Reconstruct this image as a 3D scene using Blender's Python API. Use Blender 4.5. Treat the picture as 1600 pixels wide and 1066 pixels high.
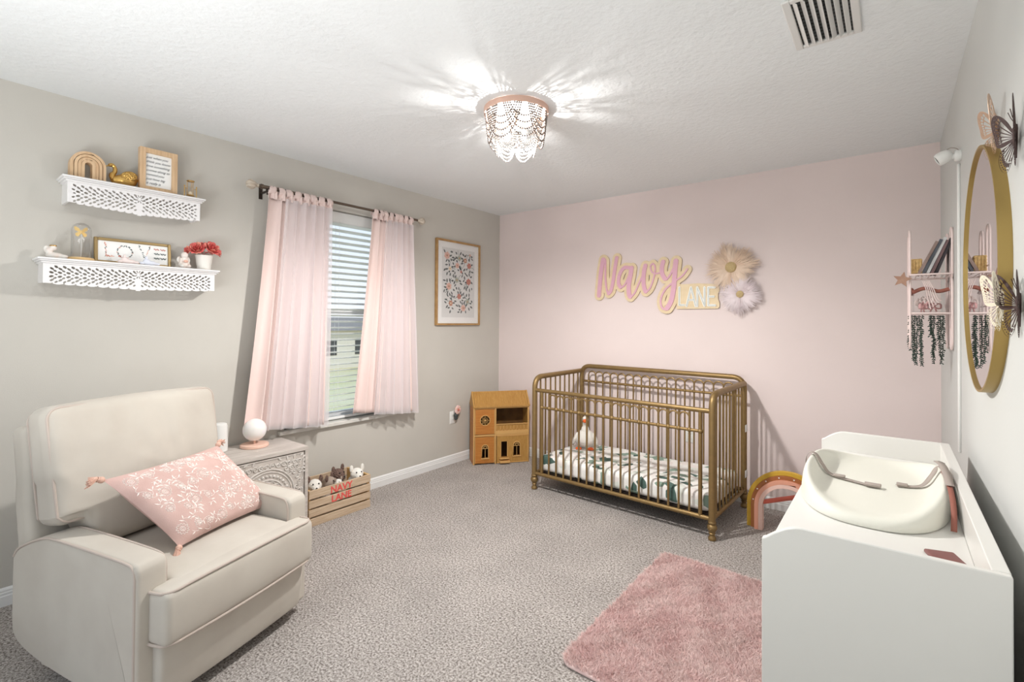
import bpy, bmesh, math, random
import numpy as np
from mathutils import Vector, Matrix, noise
from mathutils.geometry import tessellate_polygon
PI = math.pi
random.seed(7)
SC = bpy.context.scene
for o in list(bpy.data.objects): bpy.data.objects.remove(o)
COL = SC.collection
# ------------------------------------------------------------------ camera
W, D, RX, H = 3.2366, 3.9011, 0.2346, 2.44          # left wall at x=-W, back wall y=D, right wall x=RX
LX = -W
cam = bpy.data.cameras.new('camera'); co = bpy.data.objects.new('camera', cam); COL.objects.link(co)
SC.camera = co
cam.sensor_width = 36.0; cam.lens = 755.16/1600*36.0
cam.shift_y = -(533-493.43)/1600
cam.clip_start = 0.02; cam.clip_end = 300
yaw, pitch, roll = .6659, .0114, .0065
F = Vector((-math.sin(yaw)*math.cos(pitch), math.cos(yaw)*math.cos(pitch), math.sin(pitch)))
R0 = Vector((math.cos(yaw), math.sin(yaw), 0)); U0 = R0.cross(F)
Rr = R0*math.cos(roll)+U0*math.sin(roll); Ur = -R0*math.sin(roll)+U0*math.cos(roll)
m = Matrix((Rr, Ur, -F)).transposed().to_4x4(); m.translation = (0, 0, 1.333)
co.matrix_world = m
# ------------------------------------------------------------------ world, light, exposure
SC.view_settings.view_transform = 'Standard'; SC.view_settings.look = 'None'
SC.view_settings.gamma = 1; SC.view_settings.use_curve_mapping = False
SC.view_settings.exposure = 0.42
wd = bpy.data.worlds.new('sky'); SC.world = wd; wd.use_nodes = True
wn = wd.node_tree; wn.nodes.clear()
wo = wn.nodes.new('ShaderNodeOutputWorld'); wb = wn.nodes.new('ShaderNodeBackground')
wt = wn.nodes.new('ShaderNodeTexCoord'); ws = wn.nodes.new('ShaderNodeSeparateXYZ'); wr = wn.nodes.new('ShaderNodeValToRGB')
wn.links.new(wt.outputs['Generated'], ws.inputs[0]); wn.links.new(ws.outputs['Z'], wr.inputs[0])
wr.color_ramp.elements[0].position = 0.0; wr.color_ramp.elements[0].color = (.86, .91, .96, 1)
wr.color_ramp.elements[1].position = 0.55; wr.color_ramp.elements[1].color = (.42, .62, .88, 1)
wn.links.new(wr.outputs[0], wb.inputs[0]); wb.inputs[1].default_value = .95
wn.links.new(wb.outputs[0], wo.inputs[0])

def light(name, kind, loc, energy, color=(1, 1, 1), rot=(0, 0, 0), size=None, size_y=None, radius=None):
    l = bpy.data.lights.new(name, kind); l.energy = energy; l.color = color
    if kind == 'AREA':
        l.shape = 'RECTANGLE'; l.size = size; l.size_y = size_y or size
    if radius is not None: l.shadow_soft_size = radius
    o = bpy.data.objects.new(name, l); o.location = loc; o.rotation_euler = rot; COL.objects.link(o); return o
LAMP = Vector((-1.540, 1.985, 0))
# bulbs of the ceiling light
light('bulb_light', 'POINT', (LAMP.x, LAMP.y, 2.290), 10, (1, .975, .95), radius=.010)
dn = light('bulb_downlight', 'SPOT', (LAMP.x, LAMP.y, 2.165), 100, (1, .975, .945), radius=.05)   # led bulbs hang base up and throw most light down
dn.data.spot_size = math.radians(179); dn.data.spot_blend = .6
# unseen fill lights added behind the camera: ceiling bounce and a weak rear one
light('ceiling_bounce_fill', 'AREA', (-1.3, -.45, .95), 25, (.97, .99, 1), rot=(math.radians(164), 0, 0), size=1.6, size_y=.6)
light('rear_fill', 'AREA', (-1.4, -1.5, 1.35), 8, (1, .97, .94), rot=(PI/2, 0, 0), size=1.9, size_y=2.0)
# afternoon sun on the far side of the house: lights the lawn and the house outside, never the room
sun = light('sun', 'SUN', (0, 0, 20), 1.1, (1, .96, .9)); sun.rotation_euler = Vector((-.62, .15, -.75)).to_track_quat('-Z', 'Y').to_euler(); sun.data.angle = .01

# ------------------------------------------------------------------ helpers
def lin(c):
    r = []
    for v in c[:3]:
        v = v/255.0
        r.append(v/12.92 if v <= .04045 else ((v+.055)/1.055)**2.4)
    return (r[0], r[1], r[2], 1)
MATS = {}
def mat(name, rgb, rough=.6, metal=0, var=0, vscale=20, bump=0, bscale=60, rgb2=None, bdist=.01, spec=.5,
        sheen=0, trans=0, stretch=None, kind='noise', detail=4, emit=0, sub=0):
    """one procedural principled material: colour mixed by a noise, bump from a second noise"""
    m = bpy.data.materials.new(name); m.use_nodes = True
    n = m.node_tree; b = n.nodes['Principled BSDF']
    b.inputs['Base Color'].default_value = lin(rgb); b.inputs['Roughness'].default_value = rough
    b.inputs['Metallic'].default_value = metal
    b.inputs['Specular IOR Level'].default_value = spec
    if sheen: b.inputs['Sheen Weight'].default_value = sheen; b.inputs['Sheen Roughness'].default_value = .5
    if trans: b.inputs['Transmission Weight'].default_value = trans
    if sub: b.inputs['Subsurface Weight'].default_value = sub; b.inputs['Subsurface Radius'].default_value = (.02, .015, .01)
    if emit: b.inputs['Emission Color'].default_value = lin(rgb); b.inputs['Emission Strength'].default_value = emit
    tc = n.nodes.new('ShaderNodeTexCoord'); src = tc.outputs['Object']
    if stretch:
        mp = n.nodes.new('ShaderNodeMapping'); mp.inputs['Scale'].default_value = stretch
        n.links.new(src, mp.inputs[0]); src = mp.outputs[0]
    if rgb2 is not None or var:
        t = n.nodes.new('ShaderNodeTexNoise'); t.inputs['Scale'].default_value = vscale; t.inputs['Detail'].default_value = detail
        n.links.new(src, t.inputs['Vector'])
        cr = n.nodes.new('ShaderNodeValToRGB')
        c2 = rgb2 if rgb2 is not None else tuple(max(0, v*(1-var)) for v in rgb)
        cr.color_ramp.elements[0].color = lin(c2); cr.color_ramp.elements[1].color = lin(rgb)
        cr.color_ramp.elements[0].position = .35; cr.color_ramp.elements[1].position = .65
        n.links.new(t.outputs['Fac'], cr.inputs[0]); n.links.new(cr.outputs[0], b.inputs['Base Color'])
    if bump:
        if kind == 'voronoi':
            t = n.nodes.new('ShaderNodeTexVoronoi'); t.inputs['Scale'].default_value = bscale; oo = t.outputs['Distance']
        elif kind == 'wave':
            t = n.nodes.new('ShaderNodeTexWave'); t.inputs['Scale'].default_value = bscale; oo = t.outputs['Fac']
        else:
            t = n.nodes.new('ShaderNodeTexNoise'); t.inputs['Scale'].default_value = bscale; t.inputs['Detail'].default_value = 5; oo = t.outputs['Fac']
        n.links.new(src, t.inputs['Vector'])
        bp = n.nodes.new('ShaderNodeBump'); bp.inputs['Strength'].default_value = bump; bp.inputs['Distance'].default_value = bdist
        n.links.new(oo, bp.inputs['Height']); n.links.new(bp.outputs[0], b.inputs['Normal'])
    MATS[name] = m
    return m

ID = Matrix.Identity(4)
def axes(a, b, c, loc=(0, 0, 0)):
    m = Matrix((a, b, c)).transposed().to_4x4(); m.translation = loc; return m
def MLW(x=0, y=0, z=0): return axes((0, 1, 0), (0, 0, 1), (1, 0, 0), (x, y, z))        # drawn on a face looking +x
def MBW(x=0, y=0, z=0): return axes((1, 0, 0), (0, 0, 1), (0, -1, 0), (x, y, z))       # face looking -y
def MRW(x=0, y=0, z=0): return axes((0, -1, 0), (0, 0, 1), (-1, 0, 0), (x, y, z))      # face looking -x
def T(x, y, z): return Matrix.Translation((x, y, z))
def RZ(a): return Matrix.Rotation(a, 4, 'Z')
def RXm(a): return Matrix.Rotation(a, 4, 'X')
def RYm(a): return Matrix.Rotation(a, 4, 'Y')

class MB:
    def __init__(s): s.v = []; s.f = []; s.mi = []
    def add(s, V, Fc, M=None, mi=0):
        k = len(s.v)
        if M is not None: V = [M @ Vector(p) for p in V]
        s.v.extend(tuple(p) for p in V); s.f.extend(tuple(i+k for i in f) for f in Fc); s.mi.extend([mi]*len(Fc)); return s
    def box(s, x0, x1, y0, y1, z0, z1, M=None, mi=0):
        V = [(x, y, z) for z in (z0, z1) for y in (y0, y1) for x in (x0, x1)]
        return s.add(V, [(0, 2, 3, 1), (4, 5, 7, 6), (0, 1, 5, 4), (2, 6, 7, 3), (0, 4, 6, 2), (1, 3, 7, 5)], M, mi)
    def rbox(s, sx, sy, sz, r, n=3, fn=None, M=None, mi=0, g=6):
        """rounded box centred on the origin, faces gridded so fn can bend it"""
        h = Vector((sx/2, sy/2, sz/2)); V = []; Fc = []; idx = {}
        cs = [[-1]+[0]*0 for _ in range(3)]
        def coords(hh):
            a = [-hh + r*(1-math.cos(PI/2*i/n)) for i in range(n)]
            inner = [-hh+r + (2*hh-2*r)*i/g for i in range(g+1)]
            return a+inner+[-x for x in reversed(a)]
        C = [coords(h[i]) for i in range(3)]; L = [len(c) for c in C]
        def vid(i, j, k):
            key = (i, j, k)
            if key in idx: return idx[key]
            p = Vector((C[0][i], C[1][j], C[2][k]))
            q = Vector([max(-(h[a]-r), min(h[a]-r, p[a])) for a in range(3)])
            d = p-q
            if d.length > 1e-9: p = q + d.normalized()*r
            if fn: p = Vector(fn(*p))
            idx[key] = len(V); V.append(p); return idx[key]
        for a in range(3):
            b, c = (a+1) % 3, (a+2) % 3
            for side in (0, L[a]-1):
                for i in range(L[b]-1):
                    for j in range(L[c]-1):
                        q = []
                        for di, dj in ((0, 0), (1, 0), (1, 1), (0, 1)):
                            t = [0, 0, 0]; t[a] = side; t[b] = i+di; t[c] = j+dj; q.append(vid(*t))
                        Fc.append(q if side else q[::-1])
        return s.add(V, Fc, M, mi)
    def tube(s, P, r, n=8, closed=False, M=None, mi=0, flat=1.0):
        P = [Vector(p) for p in P]; N = len(P)
        rr = r if isinstance(r, (list, tuple)) else [r]*N
        V = []; Fc = []; up = None
        for i in range(N):
            a = P[(i-1) % N] if (closed or i > 0) else P[i]; b = P[(i+1) % N] if (closed or i < N-1) else P[i]
            t = (b-a); t = t.normalized() if t.length > 1e-9 else Vector((0, 0, 1))
            if up is None: up = Vector((0, 0, 1)) if abs(t.z) < .9 else Vector((1, 0, 0))
            x = up - t*up.dot(t); x = x.normalized() if x.length > 1e-6 else t.orthogonal().normalized()
            up = x; y = t.cross(x)
            for k in range(n):
                an = 2*PI*k/n; V.append(P[i]+x*math.cos(an)*rr[i]*flat+y*math.sin(an)*rr[i])
        for i in range(N if closed else N-1):
            for k in range(n):
                a = i*n+k; b = i*n+(k+1) % n; c = ((i+1) % N)*n+(k+1) % n; d = ((i+1) % N)*n+k
                Fc.append((a, b, c, d))
        if not closed:
            Fc.append(tuple(range(n))[::-1]); Fc.append(tuple((N-1)*n+k for k in range(n)))
        return s.add(V, Fc, M, mi)
    def cyl(s, r, z0, z1, n=24, M=None, mi=0, r2=None):
        return s.lathe([(r, z0), (r2 if r2 is not None else r, z1)], n, M, mi)
    def lathe(s, prof, n=24, M=None, mi=0, cap=True, flute=0, nf=0):
        V = []; Fc = []
        for (r, z) in prof:
            for k in range(n):
                a = 2*PI*k/n; q = r*(1+flute*math.cos(nf*a)) if flute else r
                V.append((q*math.cos(a), q*math.sin(a), z))
        for i in range(len(prof)-1):
            for k in range(n): Fc.append((i*n+k, i*n+(k+1) % n, (i+1)*n+(k+1) % n, (i+1)*n+k))
        if cap:
            if prof[0][0] > 1e-5: Fc.append(tuple(range(n))[::-1])
            if prof[-1][0] > 1e-5: Fc.append(tuple((len(prof)-1)*n+k for k in range(n)))
        return s.add(V, Fc, M, mi)
    def ball(s, c, rx, ry=None, rz=None, n=14, M=None, mi=0, rot=None):
        ry = ry or rx; rz = rz or rx; prof = [(max(1e-6, math.sin(PI*i/n)), -math.cos(PI*i/n)) for i in range(n+1)]
        mm = T(*c) @ (rot if rot else ID) @ Matrix.Diagonal((rx, ry, rz, 1))
        return s.lathe(prof, n+4, (M @ mm) if M is not None else mm, mi, cap=False)
    def prism(s, outline, w0, w1, holes=(), M=None, mi=0):
        """flat shape (u,v) with holes, from depth w0 to w1"""
        loops = [outline]+list(holes); flat = [p for l in loops for p in l]; N = len(flat)
        tris = tessellate_polygon([[Vector((p[0], p[1], 0)) for p in l] for l in loops])
        V = [(p[0], p[1], w0) for p in flat]+[(p[0], p[1], w1) for p in flat]; Fc = []
        for t in tris:
            a, b, c = [Vector(flat[i]) for i in t]
            ccw = (b.x-a.x)*(c.y-a.y)-(b.y-a.y)*(c.x-a.x) > 0
            t = t if ccw else t[::-1]
            Fc.append(tuple(i+N for i in t)); Fc.append(tuple(t[::-1]))
        k = 0
        for li, l in enumerate(loops):
            ar = sum(l[i][0]*l[(i+1) % len(l)][1]-l[(i+1) % len(l)][0]*l[i][1] for i in range(len(l)))
            ccw = ar > 0; L = len(l)
            for i in range(L):
                a = k+i; b = k+(i+1) % L
                q = (a, b, b+N, a+N)
                Fc.append(q if (ccw == (li == 0)) else q[::-1])
            k += L
        return s.add(V, Fc, M, mi)
    def pround(s, outline, w0, w1, r, steps=3, M=None, mi=0):
        """prism with rounded rims"""
        n = len(outline); P = [Vector(p) for p in outline]
        ar = sum(P[i].x*P[(i+1) % n].y-P[(i+1) % n].x*P[i].y for i in range(n)); sg = 1 if ar > 0 else -1
        Nn = []
        for i in range(n):
            t = (P[(i+1) % n]-P[i-1]).normalized(); Nn.append(Vector((t.y, -t.x))*sg)
        rings = []
        for k in range(steps+1):
            a = PI/2*k/steps; rings.append((r*(1-math.sin(a)), w0+r*(1-math.cos(a))))
        for k in range(steps+1):
            a = PI/2*(1-k/steps); rings.append((r*(1-math.sin(a)), w1-r*(1-math.cos(a))))
        V = []; Fc = []
        for ins, w in rings: V += [(P[i].x-Nn[i].x*ins, P[i].y-Nn[i].y*ins, w) for i in range(n)]
        m_ = len(rings)
        for j in range(m_-1):
            for i in range(n):
                q = (j*n+i, j*n+(i+1) % n, (j+1)*n+(i+1) % n, (j+1)*n+i); Fc.append(q if sg > 0 else q[::-1])
        Fc.append(tuple(range(n))[::-1] if sg > 0 else tuple(range(n)))
        top = tuple((m_-1)*n+i for i in range(n)); Fc.append(top if sg > 0 else top[::-1])
        return s.add(V, Fc, M, mi)
    def stroke(s, pts, hw, w0, w1, M=None, mi=0, smooth=True, hws=None):
        """pen stroke of half width hw drawn as a slab"""
        P = spl(pts, 5) if smooth and len(pts) > 2 else [Vector(p) for p in pts]
        s.stk = getattr(s, 'stk', 0)+1; w1 = w1+.00018*s.stk
        n = len(P); left = []; right = []
        for i in range(n):
            t = (P[min(n-1, i+1)]-P[max(0, i-1)]).normalized(); nn = Vector((-t.y, t.x))
            h = hw if hws is None else hws[0]+(hws[1]-hws[0])*i/(n-1)
            left.append(P[i]+nn*h); right.append(P[i]-nn*h)
        V = [(p.x, p.y, w) for w in (w0, w1) for p in left+right]; Fc = []; N = 2*n
        for i in range(n-1):
            Fc.append((N+i, N+n+i, N+n+i+1, N+i+1)); Fc.append((i, i+1, n+i+1, n+i))
            Fc.append((i, N+i, N+i+1, i+1)); Fc.append((n+i, n+i+1, N+n+i+1, N+n+i))
        s.add(V, Fc, M, mi)
        for e in (0, n-1):
            h = hw if hws is None else hws[0 if e == 0 else 1]
            c = P[e]; s.prism([(c.x+h*math.cos(2*PI*k/14), c.y+h*math.sin(2*PI*k/14)) for k in range(14)], w0, w1+.00005+.00004*(e > 0), M=M, mi=mi)
        return s
    def build(s, name, mats, parent=None, loc=None, rot=None, smooth=True, angle=35, bevel=0, solid=0, recalc=True):
        me = bpy.data.meshes.new(name); me.from_pydata(s.v, [], s.f)
        if not isinstance(mats, (list, tuple)): mats = [mats]
        for m_ in mats: me.materials.append(m_)
        if len(mats) > 1: me.polygons.foreach_set('material_index', s.mi)
        if recalc:
            b = bmesh.new(); b.from_mesh(me); bmesh.ops.recalc_face_normals(b, faces=b.faces); b.to_mesh(me); b.free()
        if smooth:
            me.polygons.foreach_set('use_smooth', [True]*len(me.polygons)); me.set_sharp_from_angle(angle=math.radians(angle))
        me.update()
        o = bpy.data.objects.new(name, me); COL.objects.link(o)
        if parent is not None: o.parent = parent
        if loc is not None: o.location = loc
        if rot is not None: o.rotation_euler = rot
        if bevel:
            bv = o.modifiers.new('bevel', 'BEVEL'); bv.width = bevel; bv.segments = 2; bv.limit_method = 'ANGLE'; bv.angle_limit = math.radians(40)
        if solid:
            so = o.modifiers.new('solid', 'SOLIDIFY'); so.thickness = solid; so.offset = 0
        return o
def spl(pts, k=6, closed=False):
    """catmull-rom through the points"""
    P = [Vector(p) for p in pts]; n = len(P); out = []
    for i in range(n if closed else n-1):
        a = P[(i-1) % n] if (closed or i) else P[0]; b = P[i]; c = P[(i+1) % n]; d = P[(i+2) % n] if (closed or i+2 < n) else P[-1]
        for j in range(k):
            t = j/k; out.append(.5*((2*b)+(c-a)*t+(2*a-5*b+4*c-d)*t*t+(-a+3*b-3*c+d)*t**3))
    if not closed: out.append(P[-1])
    return out
def circ(cx, cy, r, n=24, a0=0, a1=2*PI, ry=None):
    e = n if abs(a1-a0-2*PI) < 1e-6 else n+1; ry = ry or r
    return [(cx+r*math.cos(a0+(a1-a0)*i/n), cy+ry*math.sin(a0+(a1-a0)*i/n)) for i in range(e)]
def leaf(cx, cy, l, w, ang, n=6):
    o = []
    for i in range(n+1):
        t = i/n; o.append((l*(t-.5), w/2*math.sin(PI*t)**.8))
    for i in range(1, n):
        t = 1-i/n; o.append((l*(t-.5), -w/2*math.sin(PI*t)**.8))
    c, s_ = math.cos(ang), math.sin(ang)
    return [(cx+x*c-y*s_, cy+x*s_+y*c) for x, y in o]
def empty(name, loc=(0, 0, 0), rz=0, rot=None):
    o = bpy.data.objects.new(name, None); COL.objects.link(o); o.location = loc; o.rotation_euler = rot or (0, 0, rz)
    o.empty_display_size = .05; return o
def tag(o, label, cat, group=None, kind=None):
    o['label'] = label; o['category'] = cat
    if group: o['group'] = group
    if kind: o['kind'] = kind
    return o
def thing(name, label, cat, loc=(0, 0, 0), rz=0, group=None, rot=None):
    return tag(empty(name, loc, rz, rot), label, cat, group)
def struct(o): o['kind'] = 'structure'; return o
def inst(o, parent=None, loc=None, rot=None, scale=None):
    c = o.copy(); COL.objects.link(c)
    c.parent = parent if parent is not None else o.parent
    if loc is not None: c.location = loc
    if rot is not None: c.rotation_euler = rot
    if scale is not None: c.scale = scale
    return c
def blob(name, ells, m, parent=None, loc=None, vox=.006, rot=None, sm=4):
    """rounded body: ellipsoids fused into one skin. ells: (x,y,z, rx,ry,rz[, rotmatrix])"""
    b = MB()
    for e in ells: b.ball(e[:3], e[3], e[4], e[5], n=12, rot=(e[6] if len(e) > 6 else None))
    o = b.build(name, m, parent, loc, rot)
    r = o.modifiers.new('remesh', 'REMESH'); r.mode = 'VOXEL'; r.voxel_size = vox; r.use_smooth_shade = True
    s_ = o.modifiers.new('smooth', 'SMOOTH'); s_.iterations = sm; s_.factor = .6
    return o
def text_mb(txt, size, shear=0, ext=.001, M=None, mb=None, mi=0, align='LEFT', spacing=1.0, offset=0):
    cu = bpy.data.curves.new('t', 'FONT'); cu.body = txt; cu.size = size; cu.shear = shear; cu.extrude = ext
    cu.align_x = align; cu.space_character = spacing; cu.resolution_u = 3; cu.offset = offset
    ob = bpy.data.objects.new('t', cu)
    me = bpy.data.meshes.new_from_object(ob)
    mb = mb or MB()
    mb.add([v.co.copy() for v in me.vertices], [tuple(p.vertices) for p in me.polygons], M, mi)
    bpy.data.objects.remove(ob); bpy.data.meshes.remove(me); bpy.data.curves.remove(cu)
    return mb

# ------------------------------------------------------------------ materials
m_wall = mat('grey_wall_paint', (203, 199, 191), .75, bump=.15, bscale=220, bdist=.002, var=.015, vscale=3)
m_pink = mat('pink_wall_paint', (232, 217, 214), .75, bump=.15, bscale=220, bdist=.002, var=.012, vscale=3)
m_wallr = mat('pale_wall_paint', (208, 209, 206), .75, bump=.15, bscale=220, bdist=.002)
m_ceil = mat('knockdown_ceiling', (238, 241, 242), .9, bump=.40, bscale=42, bdist=.012)
m_trim = mat('white_trim', (235, 235, 234), .35)
m_white = mat('white_lacquer', (228, 226, 221), .32)
m_shelf = mat('white_shelf_paint', (240, 238, 238), .5)
m_sill = mat('marble_sill', (222, 220, 214), .25, rgb2=(205, 203, 197), vscale=9)
m_blind = mat('blind_slat', (240, 241, 240), .4, sub=0)
m_gold = mat('crib_gold', (146, 120, 78), .46, .6, var=.06, vscale=30)
m_goldm = mat('mirror_gold', (176, 150, 92), .42, .85)
m_brass = mat('brass', (205, 165, 95), .28, .95, bump=.3, bscale=300, bdist=.001)
m_brassS = mat('brass_scaled', (205, 165, 95), .3, .95, bump=1, bscale=160, bdist=.004, kind='voronoi')
m_cream = mat('recliner_fabric', (200, 193, 182), .85, sheen=.1, bump=.2, bscale=700, bdist=.001, rgb2=(192, 184, 173), vscale=5)
m_creamp = mat('piping_fabric', (192, 178, 168), .8)
m_dark = mat('dark_metal', (66, 56, 50), .45, .7)
m_rod = mat('rod_metal', (112, 98, 86), .4, .7)
m_finial = mat('whitewashed_wood', (214, 203, 188), .7, rgb2=(180, 165, 148), vscale=30, stretch=(1, 1, 4))
m_lightwood = mat('light_pine', (222, 190, 152), .55, rgb2=(205, 170, 132), vscale=9, stretch=(1, 8, 1))
m_crate = mat('crate_pine', (210, 188, 162), .7, rgb2=(192, 166, 138), vscale=14, stretch=(3, .6, 8), bump=.2, bscale=60)
m_crateend = mat('crate_end_pine', (214, 178, 122), .7, rgb2=(196, 158, 104), vscale=14)
m_wash = mat('whitewashed_oak', (208, 200, 193), .6, rgb2=(190, 181, 173), vscale=14, stretch=(4, .5, 5), bump=.15, bscale=80)
m_carve = mat('carved_wash', (222, 217, 212), .6, rgb2=(204, 197, 190), vscale=40)
m_wicker = mat('bamboo_strips', (198, 134, 62), .5, rgb2=(178, 108, 44), vscale=10, stretch=(.6, .6, 22), bump=.5, bscale=60, kind='wave', bdist=.002)
m_wick2 = mat('bamboo_yellow', (196, 150, 82), .5, rgb2=(178, 130, 62), vscale=12, stretch=(14, 1, 1.5), bump=.3, bscale=60)
m_wick3 = mat('bamboo_trim', (214, 168, 104), .5)
m_black = mat('black_plastic', (26, 24, 24), .5)
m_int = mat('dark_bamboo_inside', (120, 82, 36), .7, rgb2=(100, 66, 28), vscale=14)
m_paper = mat('print_paper', (246, 246, 244), .8)
m_print = mat('print_ground', (226, 226, 224), .8)
m_ink = mat('black_ink', (40, 42, 52), .7)
m_leafd = mat('ink_green', (62, 78, 76), .8)
m_peach = mat('ink_peach', (228, 182, 164), .8); m_terra = mat('ink_terracotta', (196, 112, 94), .8)
m_rust = mat('ink_rust', (188, 128, 96), .8); m_sage = mat('ink_sage', (168, 178, 160), .8); m_creami = mat('ink_cream', (238, 222, 196), .8)
m_frame = mat('gilt_wood', (190, 154, 104), .4, .35, rgb2=(172, 134, 86), vscale=20)
m_frame2 = mat('gilt_bronze', (164, 140, 96), .4, .5)
m_globe = mat('opal_glass', (246, 242, 240), .3, sub=.3)
m_lampb = mat('salmon_base', (240, 202, 184), .45)
m_plastic = mat('white_plastic', (236, 235, 232), .4)
m_coral = mat('coral_petal', (230, 118, 110), .6, rgb2=(212, 88, 86), vscale=30)
m_coral2 = mat('coral_petal_pale', (246, 176, 150), .6, rgb2=(234, 130, 120), vscale=30)
m_pot = mat('white_ceramic', (236, 233, 226), .4)
m_porc = mat('porcelain', (240, 236, 230), .3, rgb2=(232, 216, 206), vscale=40)
m_porcp = mat('porcelain_blush', (240, 224, 220), .3); m_porcb = mat('porcelain_blue', (226, 230, 242), .3)
m_mat = mat('pad_rubber', (228, 227, 216), .5, bump=.05, bscale=200)
m_strap = mat('strap_web', (168, 156, 148), .8); m_strapr = mat('strap_red', (150, 92, 78), .7)
m_phone = mat('mauve_case', (128, 82, 78), .45)
m_rugm = mat('rug_fur', (242, 216, 211), .95, rgb2=(236, 202, 198), vscale=10, sheen=.35, detail=3)
m_goose = mat('plush_white', (240, 236, 228), .95, bump=.8, bscale=120, bdist=.006, sheen=.3)
m_orange = mat('plush_orange', (232, 106, 50), .9)
m_brownp = mat('plush_brown', (122, 98, 88), .95, bump=1, bscale=90, bdist=.01, kind='voronoi')
m_greyp = mat('plush_taupe', (170, 154, 142), .95, bump=.6, bscale=150, bdist=.004)
m_red = mat('coral_lettering', (232, 88, 84), .6)
m_signp = mat('sign_pink', (222, 172, 190), .5); m_signw = mat('sign_plywood', (233, 213, 178), .6, rgb2=(226, 204, 166), vscale=20)
m_signwh = mat('sign_white', (246, 244, 238), .5); m_silver = mat('sign_silver', (176, 182, 180), .35, .3)
m_furp = mat('fur_peach', (238, 216, 196), .9); m_furw = mat('fur_blush', (240, 228, 230), .9)
m_bead = mat('wood_bead', (138, 127, 121), .6, spec=.2); m_beadw = mat('white_bead', (204, 198, 192), .6, spec=.2)
m_ring = mat('blush_ring', (214, 176, 158), .5)
m_wire = mat('pink_wire', (240, 220, 216), .4)
m_vine = mat('vine_green', (48, 74, 60), .6, rgb2=(34, 54, 46), vscale=60)
m_bf1 = mat('butterfly_brown', (62, 38, 34), .6); m_bf2 = mat('butterfly_rose_gold', (206, 172, 146), .3, .5); m_bf3 = mat('butterfly_cream', (236, 226, 204), .4, .2)
m_y = mat('toy_mustard', (206, 164, 52), .5); m_br = mat('toy_rust', (158, 96, 50), .5); m_sal = mat('toy_salmon', (226, 160, 134), .5); m_pk = mat('toy_blush', (234, 196, 182), .5); m_rd = mat('toy_red', (214, 104, 84), .5)
m_vent = mat('vent_white', (226, 225, 222), .5); m_ventd = mat('duct_dark', (70, 74, 74), .7)
m_grass = mat('lawn', (214, 206, 150), .95, rgb2=(228, 216, 176), vscale=.3)
m_bush = mat('hedge', (110, 128, 96), .95, rgb2=(80, 98, 72), vscale=3)
m_house = mat('stucco', (226, 220, 206), .9); m_roof = mat('shingle', (150, 142, 134), .9)
m_lining = mat('curtain_pink', (234, 212, 206), .85, sheen=.2, bump=.1, bscale=500)
m_tube = mat('wicker_box', (222, 190, 132), .7, rgb2=(196, 160, 104), vscale=60)
m_book = [mat('book_%s' % n, c, .6) for n, c in (('taupe', (150, 128, 120)), ('slate', (88, 92, 100)), ('white', (214, 214, 214)), ('mauve', (130, 104, 104)), ('dark', (60, 54, 58)))]
m_pinkbow = mat('pink_ribbon', (224, 172, 172), .5)
m_blk = mat('black_tape', (44, 38, 42), .6)

# glass, mirror, sheer
def glass(name, rgb=(255, 255, 255), rough=0.0, mix=.12):
    m = bpy.data.materials.new(name); m.use_nodes = True; n = m.node_tree; n.nodes.clear()
    o = n.nodes.new('ShaderNodeOutputMaterial'); t = n.nodes.new('ShaderNodeBsdfTransparent'); g = n.nodes.new('ShaderNodeBsdfGlossy')
    g.inputs['Roughness'].default_value = rough; t.inputs[0].default_value = lin(rgb)
    f = n.nodes.new('ShaderNodeLayerWeight'); f.inputs[0].default_value = .22
    mr = n.nodes.new('ShaderNodeMapRange'); mr.inputs[3].default_value = .02; mr.inputs[4].default_value = .55
    n.links.new(f.outputs['Facing'], mr.inputs[0])
    mx = n.nodes.new('ShaderNodeMixShader'); n.links.new(mr.outputs[0], mx.inputs[0])
    n.links.new(t.outputs[0], mx.inputs[1]); n.links.new(g.outputs[0], mx.inputs[2]); n.links.new(mx.outputs[0], o.inputs[0]); return m
m_glass = glass('clear_glass')
def sheer():
    m = bpy.data.materials.new('sheer_voile'); m.use_nodes = True; n = m.node_tree; n.nodes.clear()
    o = n.nodes.new('ShaderNodeOutputMaterial'); t = n.nodes.new('ShaderNodeBsdfTransparent'); d = n.nodes.new('ShaderNodeBsdfDiffuse'); tl = n.nodes.new('ShaderNodeBsdfTranslucent')
    d.inputs[0].default_value = lin((248, 243, 245)); tl.inputs[0].default_value = lin((246, 240, 243))
    a = n.nodes.new('ShaderNodeMixShader'); a.inputs[0].default_value = .3; n.links.new(d.outputs[0], a.inputs[1]); n.links.new(tl.outputs[0], a.inputs[2])
    lw = n.nodes.new('ShaderNodeLayerWeight'); lw.inputs[0].default_value = .35
    mr = n.nodes.new('ShaderNodeMapRange'); mr.inputs[3].default_value = .50; mr.inputs[4].default_value = .97
    n.links.new(lw.outputs['Facing'], mr.inputs[0])
    b = n.nodes.new('ShaderNodeMixShader'); n.links.new(mr.outputs[0], b.inputs[0]); n.links.new(t.outputs[0], b.inputs[1]); n.links.new(a.outputs[0], b.inputs[2])
    n.links.new(b.outputs[0], o.inputs[0]); return m
m_sheer = sheer()
m_mirror = mat('mirror_silver', (235, 233, 235), .01, 1.0)

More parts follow.
